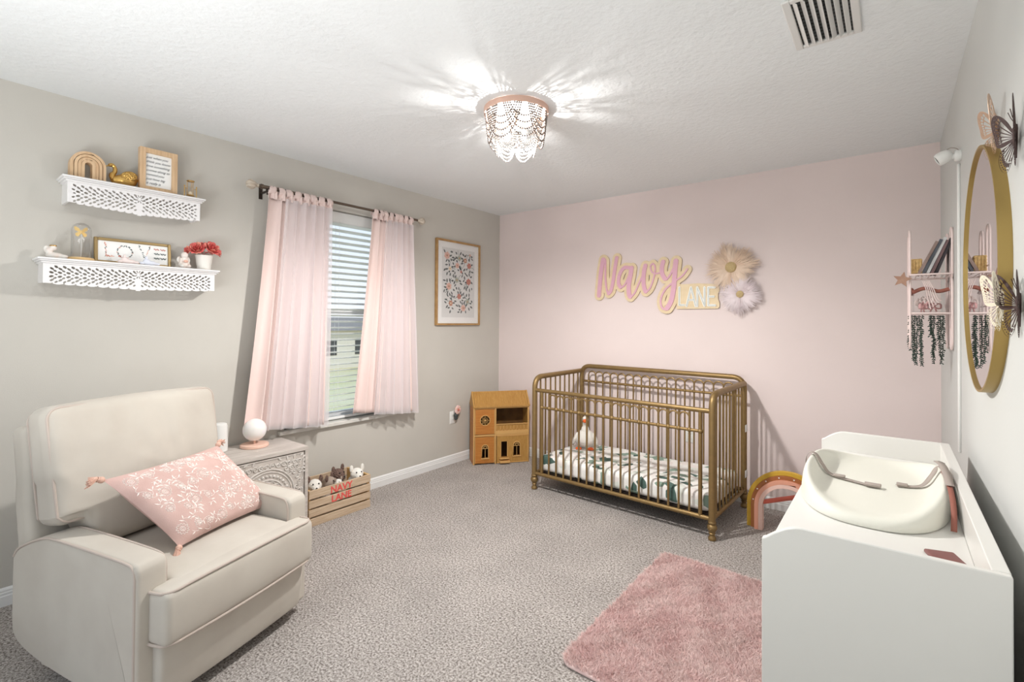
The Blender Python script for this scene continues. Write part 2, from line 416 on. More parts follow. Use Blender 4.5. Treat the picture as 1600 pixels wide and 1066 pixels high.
def node_mat(name, rough=.8):
    m = bpy.data.materials.new(name); m.use_nodes = True; n = m.node_tree; b = n.nodes['Principled BSDF']; b.inputs['Roughness'].default_value = rough
    tc = n.nodes.new('ShaderNodeTexCoord'); return m, n, b, tc
def ramp(n, stops, interp='LINEAR'):
    r = n.nodes.new('ShaderNodeValToRGB'); r.color_ramp.interpolation = interp
    e = r.color_ramp.elements
    while len(e) < len(stops): e.new(.5)
    for i, (p, c) in enumerate(stops): e[i].position = p; e[i].color = lin(c)
    return r
# carpet: speckled cut pile
def carpet():
    m, n, b, tc = node_mat('carpet_pile', .98)
    t = n.nodes.new('ShaderNodeTexNoise'); t.inputs['Scale'].default_value = 108; t.inputs['Detail'].default_value = 5; t.inputs['Roughness'].default_value = .8
    n.links.new(tc.outputs['Object'], t.inputs['Vector'])
    r = ramp(n, [(.38, (90, 81, 76)), (.47, (162, 154, 148)), (.53, (194, 187, 182)), (.62, (224, 219, 215))])
    n.links.new(t.outputs['Fac'], r.inputs[0])
    t2 = n.nodes.new('ShaderNodeTexNoise'); t2.inputs['Scale'].default_value = 3.5; t2.inputs['Detail'].default_value = 4
    n.links.new(tc.outputs['Object'], t2.inputs['Vector'])
    mr = n.nodes.new('ShaderNodeMapRange'); mr.inputs[1].default_value = .3; mr.inputs[2].default_value = .7; mr.inputs[3].default_value = .88; mr.inputs[4].default_value = 1.04
    n.links.new(t2.outputs['Fac'], mr.inputs[0])
    mx = n.nodes.new('ShaderNodeVectorMath'); mx.operation = 'SCALE'
    n.links.new(r.outputs[0], mx.inputs[0]); n.links.new(mr.outputs[0], mx.inputs['Scale']); n.links.new(mx.outputs[0], b.inputs['Base Color'])
    bp = n.nodes.new('ShaderNodeBump'); bp.inputs['Strength'].default_value = .6; bp.inputs['Distance'].default_value = .01
    n.links.new(t.outputs['Fac'], bp.inputs['Height']); n.links.new(bp.outputs[0], b.inputs['Normal'])
    b.inputs['Specular IOR Level'].default_value = .1
    return m
m_carpet = carpet()
# fitted sheet with green magnolia leaves
def sheet():
    m, n, b, tc = node_mat('magnolia_sheet', .8)
    w = n.nodes.new('ShaderNodeTexNoise'); w.inputs['Scale'].default_value = 5; w.inputs['Detail'].default_value = 1
    n.links.new(tc.outputs['Object'], w.inputs['Vector'])
    ad = n.nodes.new('ShaderNodeVectorMath'); ad.operation = 'MULTIPLY_ADD'; ad.inputs[1].default_value = (.16, .16, .16)
    n.links.new(w.outputs['Color'], ad.inputs[0]); n.links.new(tc.outputs['Object'], ad.inputs[2])
    v = n.nodes.new('ShaderNodeTexVoronoi'); v.inputs['Scale'].default_value = 17
    n.links.new(ad.outputs[0], v.inputs['Vector'])
    sp = n.nodes.new('ShaderNodeSeparateColor'); n.links.new(v.outputs['Color'], sp.inputs[0])
    r = ramp(n, [(0, (245, 244, 240)), (.40, (238, 232, 228)), (.55, (224, 228, 220)), (.64, (138, 160, 146)), (.74, (78, 104, 96)), (.84, (246, 245, 242))], 'CONSTANT')
    n.links.new(sp.outputs[0], r.inputs[0]); n.links.new(r.outputs[0], b.inputs['Base Color'])
    bp = n.nodes.new('ShaderNodeBump'); bp.inputs['Strength'].default_value = .3; bp.inputs['Distance'].default_value = .01
    n.links.new(w.outputs['Fac'], bp.inputs['Height']); n.links.new(bp.outputs[0], b.inputs['Normal'])
    return m
m_sheet = sheet()
m_pillow = mat('dusty_pink_linen', (212, 180, 172), .85, bump=.3, bscale=500, rgb2=(202, 168, 160), vscale=12)
m_pillw = mat('printed_white', (242, 232, 226), .85)

# ------------------------------------------------------------------ the room shell
YF = -.8                                            # wall behind the camera
b = MB(); b.box(LX-.15, RX+.15, YF-.15, D+.15, -.12, 0); struct(b.build('floor', m_carpet, smooth=False))
b = MB(); b.box(LX-.15, RX+.15, YF-.15, D+.15, H, H+.12); struct(b.build('ceiling', m_ceil, smooth=False))
WY0, WY1, WZ0, WZ1 = 1.63, 2.51, .585, 2.15
b = MB(); b.box(LX-.15, LX, YF-.15, WY0, 0, H); b.box(LX-.15, LX, WY1, D+.15, 0, H); b.box(LX-.15, LX, WY0, WY1, 0, WZ0-.03); b.box(LX-.15, LX, WY0, WY1, WZ1, H)
struct(b.build('wall_left', m_wall, smooth=False))
b = MB(); b.box(LX, RX, D, D+.15, 0, H); struct(b.build('wall_back', m_pink, smooth=False))
b = MB(); b.box(RX, RX+.15, YF-.15, D+.15, 0, H); struct(b.build('wall_right', m_wallr, smooth=False))
b = MB(); b.box(LX, -2.1, YF-.15, YF, 0, H); b.box(-1.1+.4, RX, YF-.15, YF, 0, H); b.box(-2.1, -.7, YF-.15, YF, 2.1, H)  # opening added so the rear fill light reaches the room
struct(b.build('wall_front', m_wallr, smooth=False))
def baseboard(name, M, L):
    prof = [(0, 0), (.014, 0), (.014, .046), (.011, .050), (.011, .060), (.0085, .064), (.0085, .072), (.005, .079), (.0, .083)]
    b = MB(); n = len(prof)
    V = [(l, z, w) for l in (0, L) for w, z in prof]
    Fc = [(i, (i+1) % n, n+(i+1) % n, n+i) for i in range(n)]+[tuple(range(n)), tuple(range(n, 2*n))]
    b.add(V, Fc, M); struct(b.build(name, m_trim, angle=25))
baseboard('baseboard_left', MLW(LX, YF, 0), D-YF)
baseboard('baseboard_back', MBW(LX+.014, D, 0), W+RX-.028)
baseboard('baseboard_right', MRW(RX, D, 0), D-YF)
# window: frame and glass set in the recess, marble sill
win = struct(empty('window_1', (LX-.12, (WY0+WY1)/2, WZ0)))
hw = (WY1-WY0)/2; hh = WZ1-WZ0
b = MB()
for a in ((-hw, -hw+.045, 0, hh), (hw-.045, hw, 0, hh), (-hw+.045, hw-.045, 0, .05), (-hw+.045, hw-.045, hh-.045, hh), (-hw+.045, hw-.045, hh*.52-.02, hh*.52+.025)):
    b.box(-.02, .015, a[0], a[1], a[2], a[3])
b.build('window_frame', m_trim, win, bevel=.003)
b = MB(); b.box(-.006, -.002, -hw+.045, hw-.045, .05, hh*.52-.02); b.box(-.006, -.002, -hw+.045, hw-.045, hh*.52+.025, hh-.045)
b.build('window_pane', m_glass, win, smooth=False)
b = MB(); b.box(.015, .12, -hw, hw, -.028, .0); b.box(.12, .155, -hw-.045, hw+.045, -.028, 0)
b.build('window_sill', m_sill, win, bevel=.004)
# view outside (upper floor): lawn, hedge, house
b = MB(); b.box(-120, LX-1.2, -60, 90, -3.2, -3.0); struct(b.build('ground', m_grass, smooth=False))
b = MB()
for i in range(60):
    y = -18+i*1.6; b.ball((-62+random.uniform(-1.5, 1.5), y, -1.2+random.uniform(-.4, .5)), 2.0, 1.6, random.uniform(1.8, 2.6), n=8)
hd = b.build('hedge_row', m_bush); tag(hd, 'distant row of green trees seen through the blind slats', 'hedge', kind='stuff')
hs = thing('house', 'distant pale stucco house seen between the window blind slats', 'house', (-44, 27, -3.0))
b = MB(); b.box(-5, 5, -10, 10, 0, 3.4); b.build('wall', m_house, hs, smooth=False)
b = MB(); b.add([(-5.6, -10.6, 3.4), (5.6, -10.6, 3.4), (5.6, 10.6, 3.4), (-5.6, 10.6, 3.4), (0, -7, 4.6), (0, 7, 4.6)], [(0, 1, 4), (1, 2, 5, 4), (2, 3, 5), (3, 0, 4, 5), (0, 3, 2, 1)]); b.build('roof', m_roof, hs, smooth=False)
for yy in (-7, -3.5, 0, 4, 7.5):
    b = MB(); b.box(5.0, 5.05, yy-.8, yy+.8, 1.2, 2.6); b.build('window', m_ventd, hs, smooth=False)

# ------------------------------------------------------------------ blind
bl = thing('window_blind', 'white slatted venetian blind hanging in the window recess', 'blind', (LX-.055, (WY0+WY1)/2, WZ0))
b = MB(); b.box(-.03, .012, -hw+.006, hw-.006, hh-.055, hh-.004); b.box(.012, .022, -hw+.004, hw-.004, hh-.085, hh-.004)
b.build('valance', m_blind, bl, bevel=.003)
b = MB(); ns = 32
for i in range(ns):
    z = .045+(hh-.14)*i/(ns-1); a = math.radians(-14)
    Mx = T(0, 0, z) @ RYm(a)
    n_ = 5
    V = []
    for s_ in (0, 1):
        for k in range(n_):
            x = -.025+.05*k/(n_-1); zz = .0025*(1-(x/.025)**2)+(.0018 if s_ else 0)
            V += [(x, -hw+.01, zz), (x, hw-.01, zz)]
    Fc = []
    for k in range(n_-1):
        Fc.append((2*k, 2*k+1, 2*k+3, 2*k+2)); q = 2*n_
        Fc.append((q+2*k, q+2*k+2, q+2*k+3, q+2*k+1))
    Fc += [(0, 2*n_, 2*n_+1, 1), (2*n_-2, 2*n_-1, 4*n_-1, 4*n_-2)]
    b.add(V, Fc, Mx)
b.build('slats', m_blind, bl)
b = MB(); b.rbox(.05, 2*hw-.02, .018, .004, n=2, g=1, M=T(0, 0, .016)); b.build('bottom_rail', m_blind, bl)
for yy in (-.3, -.02, .3):
    b = MB()
    for xx in (-.026, .026): b.tube([(xx, yy, .02), (xx, yy, hh-.06)], .0008, 5)
    b.build('ladder_cord', m_blind, bl)
b = MB(); b.tube([(.034, -hw+.1, hh-.09), (.034, -hw+.1, .55)], .003, 6); b.build('tilt_wand', m_plastic, bl)

# ------------------------------------------------------------------ curtain rod and curtains
rx = -3.14; rz = 2.178
rod = thing('curtain_rod', 'dark bronze curtain rod with whitewashed knob finials above the window', 'curtain rod', (rx, 1.40, rz))
b = MB(); b.tube([(0, .005, 0), (0, .28, 0)], .0125, 16); b.tube([(0, .28, 0), (0, 1.30, 0)], .0095, 16)
for yy in (.02, .095): b.tube([(0, yy-.006, 0), (0, yy+.006, 0)], .016, 16)
b.build('rod', m_rod, rod)
for yy, sg in ((0, -1), (1.30, 1)):
    prof = [(.010, 0), (.013, .006), (.010, .012), (.018, .020), (.027, .034), (.030, .046), (.025, .062), (.013, .073), (.0001, .076)]
    b = MB(); b.lathe(prof, 32, M=T(0, yy, 0) @ RXm(-sg*PI/2), flute=.06, nf=8); b.build('finial', m_finial, rod)
for yy in (.055, 1.22):
    b = MB(); b.box(LX-rx, -.004, yy-.004, yy+.004, -.030, -.018); b.box(LX-rx, LX-rx+.004, yy-.011, yy+.011, -.06, .02)
    b.tube([(0, yy, -.012), (0, yy, -.045)], .0055, 10); b.tube([(0, yy, -.020), (0, yy, -.014)], .010, 10)
    b.build('rod_bracket', m_dark, rod)

def curtain(label, yt0, yt1, yb0, yb1, zb0, zb1, sheer_y0, side, seed):
    """pink lining with a sheer layer in front, gathered onto the rod by tabs"""
    rnd = random.Random(seed); c = thing('curtain', label, 'curtain', (rx, (yt0+yt1)/2, rz), group='blush window curtains')
    zt = -.055; oy = (yt0+yt1)/2
    def surf(u0, u1, x0, a0, a1, nf, phs, zlift=0, flip=1, nu=150, nv=44, bot=0):
        V = []
        for j in range(nv+1):
            v = j/nv
            for i in range(nu+1):
                u = u0+(u1-u0)*i/nu
                e = v**1.15
                yl = yt0+(yb0-yt0)*e; yr = yt1+(yb1-yt1)*e
                y = yl+(yr-yl)*(u+.018*math.sin(2*PI*nf*u*1.0+phs+1.1))
                zb = zb0+(zb1-zb0)*u + bot
                z = zt+(zb-rz-zt)*v
                amp = a0+(a1-a0)*min(1, v*1.6)
                q = math.sin(2*PI*nf*u+phs+.7*math.sin(3.1*u+seed)+.25*v)+.35*math.sin(2*PI*nf*1.7*u+phs*2+.8*v)
                x = x0+amp*q+.010*v*math.sin(5*u+seed)
                V.append((x, y-oy, z))
        Fc = []
        for j in range(nv):
            for i in range(nu): k = j*(nu+1)+i; Fc.append((k, k+1, k+nu+2, k+nu+1))
        b = MB(); b.add(V, Fc); return b
    lin_ = surf(0, 1, .0, .010, .018, 5.5, rnd.uniform(0, 6))
    o = lin_.build('lining', m_lining, c, angle=80, solid=.0015, recalc=False)
    us = sheer_y0
    sh = surf(us, 1.0, .030, .008, .016, 7.0, rnd.uniform(0, 6), bot=-.012)
    sh.build('sheer', m_sheer, c, angle=80, recalc=False)
    # heading band and tabs wrapping the rod
    wv = yt1-yt0; V = []; nu = 160
    for j in range(7):
        z = zt-.012+(.052)*j/6
        for i in range(nu+1):
            u = i/nu; x = .004+(.013-.004*j/6)*math.sin(2*PI*8*u+seed)+.005*math.sin(2*PI*19*u); V.append((x+.008, yt0-oy+wv*u, z+.004*math.sin(2*PI*8*u)))
    Fc = [(j*(nu+1)+i, j*(nu+1)+i+1, (j+1)*(nu+1)+i+1, (j+1)*(nu+1)+i) for j in range(6) for i in range(nu)]
    b = MB(); b.add(V, Fc); b.build('heading_band', m_lining, c, angle=80, solid=.002, recalc=False)
    nt = 8
    for k in range(nt):
        yc = yt0-oy+wv*(k+.5)/nt; wd_ = wv/nt*.82/2
        V = []; Fc = []; na = 14
        for a in range(na+1):
            an = -PI*.5+PI*2*a/na; rr = .0155 if math.sin(an) > -.2 else .0155+.022*(-math.sin(an))
            for t in range(5):
                yy = yc+wd_*(t/2-1)*(1-.25*(math.sin(an) > .3))+.006*math.sin(k*2.1+an); rr2 = rr+.002*math.sin(t*2.3+k)
                V.append((rr2*math.cos(an)*1.05, yy, rr2*math.sin(an)))
        for a in range(na):
            for t in range(4): Fc.append((a*5+t, a*5+t+1, (a+1)*5+t+1, (a+1)*5+t))
        b = MB(); b.add(V, Fc); b.build('tab', m_lining, c, angle=80, solid=.002, recalc=False)
    return c
curtain('wider blush curtain with sheer layer, left of the window, above the globe lamp', 1.455, 1.905, 1.315, 1.885, .655, .60, .22, 1, 3)
curtain('narrower blush curtain with sheer layer, right of the window beside the framed print', 2.25, 2.64, 2.10, 2.715, .64, .575, .26, -1, 11)
bpy.context.view_layer.update()
# ------------------------------------------------------------------ recliner
# local frame: X across the seat, Y towards the back, Z up
rec = thing('recliner', 'cream upholstered glider recliner with piped seams in the corner', 'armchair', (-1.903, .486, 0), math.atan2(.951, -.307))
arm_out = [(.0, .065), (.0, .09), (0, .2), (0, .35), (.0, .47), (.0, .505), (.006, .525), (.03, .538), (.15, .546), (.30, .553), (.44, .557), (.50, .552), (.58, .525), (.65, .492), (.683, .462), (.690, .42), (.691, .32), (.690, .21), (.675, .165), (.62, .13), (.50, .10), (.30, .075), (.05, .055), (.012, .055)]
MX = axes((0, 1, 0), (0, 0, 1), (1, 0, 0))          # u->Y, v->Z, w->X
def arm(x0, x1):
    b = MB(); P = [(p.x, p.y) for p in spl([(a, c, 0) for a, c in arm_out], 3, True)]
    b.pround(P, x0, x1, .014, 4, M=MX)
    o = b.build('arm', m_cream, rec, angle=60)
    for xs in (x0+.004, x1-.004):
        pp = MB(); pth = [(xs, y, z) for y, z in [(.012, .06), (.012, .09), (.012, .2), (.012, .35), (.012, .46), (.012, .49), (.02, .515), (.045, .530), (.15, .538), (.30, .545), (.44, .549), (.50, .543), (.58, .516), (.65, .482), (.678, .45)]]
        pth = [Vector((p[0]+(-.003 if xs == x0+.004 else .003), p[1], p[2]+.004)) for p in pth]
        pp.tube(spl(pth, 4), .0045, 8); pp.build('piping', m_creamp, o)
arm(0, .10); arm(.63, .73)
def crown(x, y, z):                                 # puffed top
    return x, y, z+(.022*(1-(x/.34)**2)*(1-(y/.33)**2) if z > 0 else 0)
b = MB()
def seatfn(x, y, z):
    fx = max(0, 1-(x/.36)**2)
    if y < -.1: y += -.012*fx
    if z > 0: z += .014*fx*max(0, 1-((y+.02)/.34)**2) - (.0 if y > -.2 else .02*((-.2-y)/.1)**2*.4)
    return x, y, z
b.rbox(.525, .60, .17, .03, 4, seatfn, T(.365, .26, .365))
def lip(x, y, z):
    fx = max(0, 1-(x/.36)**2); y += -.014*fx*(1-(z/.1)**2); z += (.010*fx if z > 0 else -.004*fx); return x, y, z
b.rbox(.655, .10, .178, .025, 4, lip, T(.365, -.028, .352))
o = b.build('seat_cushion', m_cream, rec, angle=60)
for z, e in ((.437, .010), (.268, -.004)):
    pp = MB(); pth = []
    for i in range(21):
        u = i/20*2-1; fx = 1-(u)**2
        pth.append((.365+u*.322, -.072-.010*fx+(.02*max(0, abs(u)-.9)*10), z+e*fx))
    pth = [(.365-.327, .01, z)]+pth+[(.365+.327, .01, z)]
    pp.tube(spl(pth, 2), .0048, 8); pp.build('piping', m_creamp, o)
b = MB(); b.rbox(.625, .07, .215, .018, 3, lambda x, y, z: (x, y-.01*(1-(x/.34)**2)+.02*(z < 0)*(-z/.1), z), T(.365, .0, .158)); b.build('footrest_panel', m_cream, rec, angle=60)
b = MB(); b.box(.05, .68, .10, .60, .045, .29); b.build('base', m_cream, rec)
b = MB(); b.lathe([(.26, 0), (.26, .03), (.20, .045)], 32, M=T(.365, .36, 0)); b.build('swivel_base', m_black, rec)
def backfn(x, y, z):
    f = max(0, 1-(x/.36)**2)*max(0, 1-(z/.29)**2)
    y -= .030*f*(y < 0)
    y += .004*math.sin(9*x+4*z)*f
    q = noise.noise(Vector((x*9+z*5, z*4-x*3, 1.7)))
    y -= .022*max(0, .30-abs(q))*(y < 0)*(f**.5)
    zz = z+.012*(1-(x/.34)**2)*(z > .15)
    if z < -.12:                                     # lower corners stop above the arms
        t = min(1, max(0, (abs(x)-.20)/.045)); zz += .115*t*t*(3-2*t)*min(1, (-z-.12)/.12)
    return x*(1+.02*(z > 0)), y, zz
b = MB(); Mb = T(.342, .545, .728) @ RXm(math.radians(-10)); b.rbox(.655, .14, .55, .045, 5, backfn, Mb, g=26)
o = b.build('back_cushion', m_cream, rec, angle=60)
def loopframe(hx, hz, y, r, n=6):
    P = []
    for cx, cz, a0 in ((hx-r, hz-r, 0), (-hx+r, hz-r, 90), (-hx+r, -hz+r, 180), (hx-r, -hz+r, 270)):
        for i in range(n+1):
            a = math.radians(a0+90*i/n); P.append((cx+r*math.cos(a), y, cz+r*math.sin(a)))
    return P
for y in (-.058, .058):
    pp = MB(); P = [Mb @ Vector((x*(1.02 if z > 0 else 1), yy, z+.010*(1-(x/.34)**2)*(z > .15)+(.115 if z < -.12 and abs(x) > .22 else 0)*min(1, max(0, (-z-.12)/.12)))) for x, yy, z in loopframe(.318, .264, y, .04)]
    pp.tube(P, .0048, 8, closed=True); pp.build('piping', m_creamp, o)
b = MB(); b.rbox(.67, .10, .56, .03, 3, lambda x, y, z: (x*(1-.02*(z > 0)), y, z), T(.35, .68, .645) @ RXm(math.radians(-9))); b.build('back_panel', m_cream, rec, angle=60)

# lumbar pillow leaning on the back cushion
pil = thing('throw_pillow', 'dusty pink lumbar pillow with white floral print and corner tassels on the recliner', 'pillow')
WREC = Matrix.Translation(rec.location) @ RZ(math.atan2(.951, -.307))
pa, pb, pc, pd = [WREC @ Vector(p) for p in ((.232, .155, .462), (.700, .185, .462), (.585, .405, .735), (.092, .355, .735))]
cen = (pa+pb+pc+pd)/4; ux = ((pb-pa)+(pc-pd)).normalized(); uy = ((pd-pa)+(pc-pb)); uy = (uy-ux*uy.dot(ux)).normalized(); uz = ux.cross(uy)
pil.matrix_world = axes(ux, uy, uz, cen+uz*.02)
Pinv = axes(ux, uy, uz, cen).inverted()
lc = [Pinv @ p for p in (pa, pb, pc, pd)]
def pil_pt(u, v, s_):
    x = ((1-u)*(1-v)*lc[0].x+u*(1-v)*lc[1].x+u*v*lc[2].x+(1-u)*v*lc[3].x); y = ((1-u)*(1-v)*lc[0].y+u*(1-v)*lc[1].y+u*v*lc[2].y+(1-u)*v*lc[3].y)
    e = max(0, 4*u*(1-u))**.45*max(0, 4*v*(1-v))**.45
    pin = .030*(4*u*(1-u))*(1-abs(2*v-1))*0
    cx = sum(c.x for c in lc)/4; cy = sum(c.y for c in lc)/4
    sh = 1-.05*(4*u*(1-u))*(abs(2*v-1)**3)-.05*(4*v*(1-v))*(abs(2*u-1)**3)
    x = cx+(x-cx)*sh; y = cy+(y-cy)*sh
    return Vector((x, y, s_*.062*e+.006*math.sin(7*u+5*v)*e))
V = []; Fc = []; n = 28
for s_ in (1, -1):
    k0 = len(V)
    for j in range(n+1):
        for i in range(n+1): V.append(pil_pt(i/n, j/n, s_))
    for j in range(n):
        for i in range(n):
            k = k0+j*(n+1)+i; q = (k, k+1, k+n+2, k+n+1); Fc.append(q if s_ > 0 else q[::-1])
b = MB(); b.add(V, Fc)
# printed flowers: thin outline rings and vines lying in the cloth
rnd = random.Random(5)
def onp(u, v):
    q = pil_pt(min(.985, max(.015, u)), min(.985, max(.015, v)), 1)+Vector((0, 0, .0002))
    return q
fl = []
for iu in range(8):
    for iv in range(4): fl.append((.075+.85*(iu+(.25 if iv % 2 else 0))/7.3+rnd.uniform(-.015, .015), .13+.74*iv/3+rnd.uniform(-.03, .03)))
for k_, (u, v) in enumerate(fl):
    npet = 8 if k_ % 3 else 12; R_ = .044 if k_ % 3 else .062
    P = []
    for i in range(npet*6):
        a = 2*PI*i/(npet*6); r = R_*(.62+.38*abs(math.sin(npet*a/2))); P.append(onp(u+r*math.cos(a)*.68, v+r*math.sin(a)))
    b.tube(P, .0011, 4, closed=True, mi=1)
    for rr in (.42, .2):
        b.tube([onp(u+R_*rr*math.cos(2*PI*i/10)*.68, v+R_*rr*math.sin(2*PI*i/10)) for i in range(10)], .0012, 4, closed=True, mi=1)
    for q in range(3):
        a0 = rnd.uniform(0, 6.28); P = []; UVs = []
        for i in range(9):
            r = R_+.085*i/8; a = a0+.9*math.sin(i*.35); Q_ = (u+r*math.cos(a)*.68, v+r*math.sin(a)); P.append(onp(*Q_)); UVs.append(Q_)
        if not (.04 < u+r*math.cos(a)*.68 < .96 and .04 < v+r*math.sin(a) < .96): continue
        b.tube(P, .0009, 4, mi=1)
        for i in (3, 5, 7):
            c_ = Vector(UVs[i]); d_ = (Vector(UVs[min(8, i+1)])-Vector(UVs[i-1])); d_ = Vector((d_.x*.45, d_.y*.28)).normalized(); s2 = Vector((-d_.y, d_.x))*(1 if i % 2 else -1)
            o_ = d_*.010+s2*.011; tp = c_+Vector((o_.x/.46, o_.y/.30)); md = c_+Vector((o_.x/.92, o_.y/.60))
            if .03 < tp.x < .97 and .03 < tp.y < .97: b.tube([onp(*c_), onp(*md), onp(*tp)], [.0004, .0026, .0004], 4, mi=1, flat=.35)
o = b.build('cover', [m_pillow, m_pillw], pil, angle=80, recalc=False)
m_tas = mat('tassel_yarn', (222, 184, 166), .9, rgb2=(208, 166, 148), vscale=80)
for i, c in enumerate(lc):
    ct = Vector((sum(q.x for q in lc)/4, sum(q.y for q in lc)/4, 0)); d = (Vector((c.x, c.y, 0))-ct).normalized()
    b = MB(); st = Vector((c.x, c.y, 0))-d*.004
    b.ball(st+d*.008, .012, n=8); b.tube([st+d*.016, st+d*.020], .010, 8)
    for k in range(44):
        a = 2*PI*k/44; s2 = Vector((-d.y, d.x, 0)); off = s2*math.cos(a)+Vector((0, 0, math.sin(a)))
        l = .034+rnd.uniform(-.008, .006); sag = Vector((rnd.uniform(-.004, .004), -.016, -.008))
        b.tube([st+d*.014, st+d*.024+off*.008, st+d*(.016+l)+off*.020*rnd.uniform(.3, 1)+sag], .0020, 4)
    b.build('tassel', m_tas, pil)

# ------------------------------------------------------------------ nightstand
NX, NY0, NY1, NZ = -2.857, 1.09, 1.594, .548
ns_ = thing('nightstand', 'whitewashed wooden nightstand with carved scrollwork door beside the recliner', 'nightstand', ((LX+NX)/2+.008, (NY0+NY1)/2, 0))
hx = (NX-LX)/2-.008; hy = (NY1-NY0)/2
b = MB(); b.box(-hx, hx, -hy, hy, NZ-.024, NZ); b.build('top', m_wash, ns_, bevel=.002)
b = MB(); b.box(-hx, hx, -hy, -hy+.02, .0, NZ-.024); b.box(-hx, hx, hy-.02, hy, .0, NZ-.024); b.box(-hx, -hx+.01, -hy+.02, hy-.02, .03, NZ-.024); b.box(-hx+.01, hx-.002, -hy+.02, hy-.02, .03, .055)
b.box(-hx+.01, hx-.03, -hy+.02, hy-.02, .055, .06, mi=1)
b.build('body', [m_wash, m_ventd], ns_, bevel=.0015)
dy = hy-.025
b = MB(); b.box(hx-.022, hx-.006, -dy, dy, .062, NZ-.030); dr = b.build('door', m_wash, ns_, bevel=.0015)
# relief carving: medallion of rings and petals, scrolls in the corners
b = MB(); zc = (.062+NZ-.03)/2; xf = hx-.005; dh = (NZ-.03-.062)/2
def ring3(cy, cz, r, t, n=40, a0=0, a1=2*PI):
    cl = abs(a1-a0-2*PI) < 1e-6
    b.tube([(xf, y, z) for y, z in circ(cy, cz, r, n, a0, a1)], t, 6, closed=cl)
for r, t in ((.166, .0050), (.150, .0036), (.105, .0045), (.060, .0045), (.020, .007)): ring3(0, zc, r, t)
for k in range(36): a = 2*PI*k/36; b.ball((xf, .127*math.cos(a), zc+.127*math.sin(a)), .006, .0085, .0085, n=6)
for k in range(16):
    a = 2*PI*k/16; ring3(.082*math.cos(a), zc+.082*math.sin(a), .014, .0028, 12)
for k in range(10): a = 2*PI*k/10; ring3(.038*math.cos(a), zc+.038*math.sin(a), .010, .003, 10)
def scroll(cy, cz, r, a0, d=1, turns=1.6, t=.0042):
    P = []
    for i in range(26):
        u = i/25; rr = r*(1-u*.85); a = a0+d*u*turns*2*PI; P.append((xf+.002*u, cy+rr*math.cos(a), cz+rr*math.sin(a)))
    b.tube(P, [t*(.5+.7*(1-abs(2*i/25-1))) for i in range(26)], 6)
for sy in (-1, 1):
    for sz in (-1, 1):
        for (cy, cz, r, a0, d) in ():
            scroll(sy*cy, zc+sz*cz, r, a0 if sy > 0 else PI-a0, d*sy*sz)
        for k in range(9):
            cy, cz = (.225, .20-.045*k*.5) if k < 5 else (.21-.045*(k-5), .215)
            V = leaf(sy*cy, zc+sz*cz, .026, .011, .7*sy*sz+k*.6); b.prism(V, xf-.004, xf+.0035, M=axes((0, 1, 0), (0, 0, 1), (1, 0, 0)))
rnd = random.Random(21)
for iy in range(-7, 8):
    for iz in range(-7, 8):
        y_ = iy*.033+(.016 if iz % 2 else 0); z_ = iz*.030
        if abs(y_) > dy-.028 or abs(z_) > dh-.026 or math.hypot(y_, z_) < .178: continue
        scroll(y_, zc+z_, .0165, rnd.uniform(0, 6.28), 1 if (iy+iz) % 2 else -1, 1.4, .0036)
        b.prism(leaf(y_+.015, zc+z_+.010, .018, .008, rnd.uniform(0, 3.1), 4), xf-.004, xf+.004, M=axes((0, 1, 0), (0, 0, 1), (1, 0, 0)))
for P in (((-dy+.008, zc-dh+.008), (dy-.008, zc-dh+.008), (dy-.008, zc+dh-.008), (-dy+.008, zc+dh-.008)),):
    b.tube([(xf, y, z) for y, z in P], .003, 5, closed=True)
b.build('carving', m_carve, dr)
# globe lamp
gl = thing('globe_lamp', 'small white globe lamp on a salmon round base atop the nightstand', 'lamp', (-3.098, 1.376, NZ))
b = MB(); b.lathe([(.076, 0), (.080, .003), (.080, .016), (.077, .019), (.0001, .019)], 40); b.build('base', m_lampb, gl)
b = MB(); b.tube([(0, 0, .018), (0, 0, .042)], .006, 10); b.build('stem', m_lampb, gl)
b = MB(); b.ball((0, 0, .104), .067, n=26); b.build('globe', m_globe, gl)
snd = MB(); snd.lathe([(.036, 0), (.042, .004), (.043, .03), (.040, .15), (.037, .163), (.030, .168), (.0001, .1685)], 36)
tag(snd.build('sound_machine', m_plastic, loc=(-3.135, 1.192, NZ)), 'plain white cylindrical speaker standing on the nightstand behind the recliner', 'speaker')

# ------------------------------------------------------------------ crate of plush animals
cr = thing('wooden_crate', 'slatted pine toy crate with coral lettering on the carpet below the window', 'crate', (-3.075, 1.878, 0))
ch, cw, cd = .232, .232, .14
for z0, z1 in ((.0, .050), (.062, .108), (.119, .166), (.178, .232)):
    b = MB(); b.rbox(.011, 2*cw, z1-z0, .002, 1, g=2, M=T(cd-.0055, 0, (z0+z1)/2)); b.build('slat', m_crate, cr, smooth=False)
    b = MB(); b.rbox(.011, 2*cw, z1-z0, .002, 1, g=2, M=T(-cd+.0055, 0, (z0+z1)/2)); b.build('slat', m_crate, cr, smooth=False)
for s_ in (-1, 1):
    b = MB(); b.box(-cd+.011, cd-.011, s_*cw-.009*(s_+1), s_*cw-.009*(s_-1), 0, ch); b.build('end_panel', m_crateend, cr, bevel=.002)
b = MB(); b.box(-cd+.012, cd-.012, -cw+.02, cw-.02, .004, .014); b.build('bottom', m_crate, cr)
b = text_mb('NAVY', .062, ext=.0012, M=MLW(cd+.0008, 0, .181), align='CENTER', offset=.0012); b = text_mb('LANE', .062, ext=.0012, M=MLW(cd+.0008, 0, .121), mb=b, align='CENTER', offset=.0012)
b.build('lettering', m_red, cr, smooth=False)
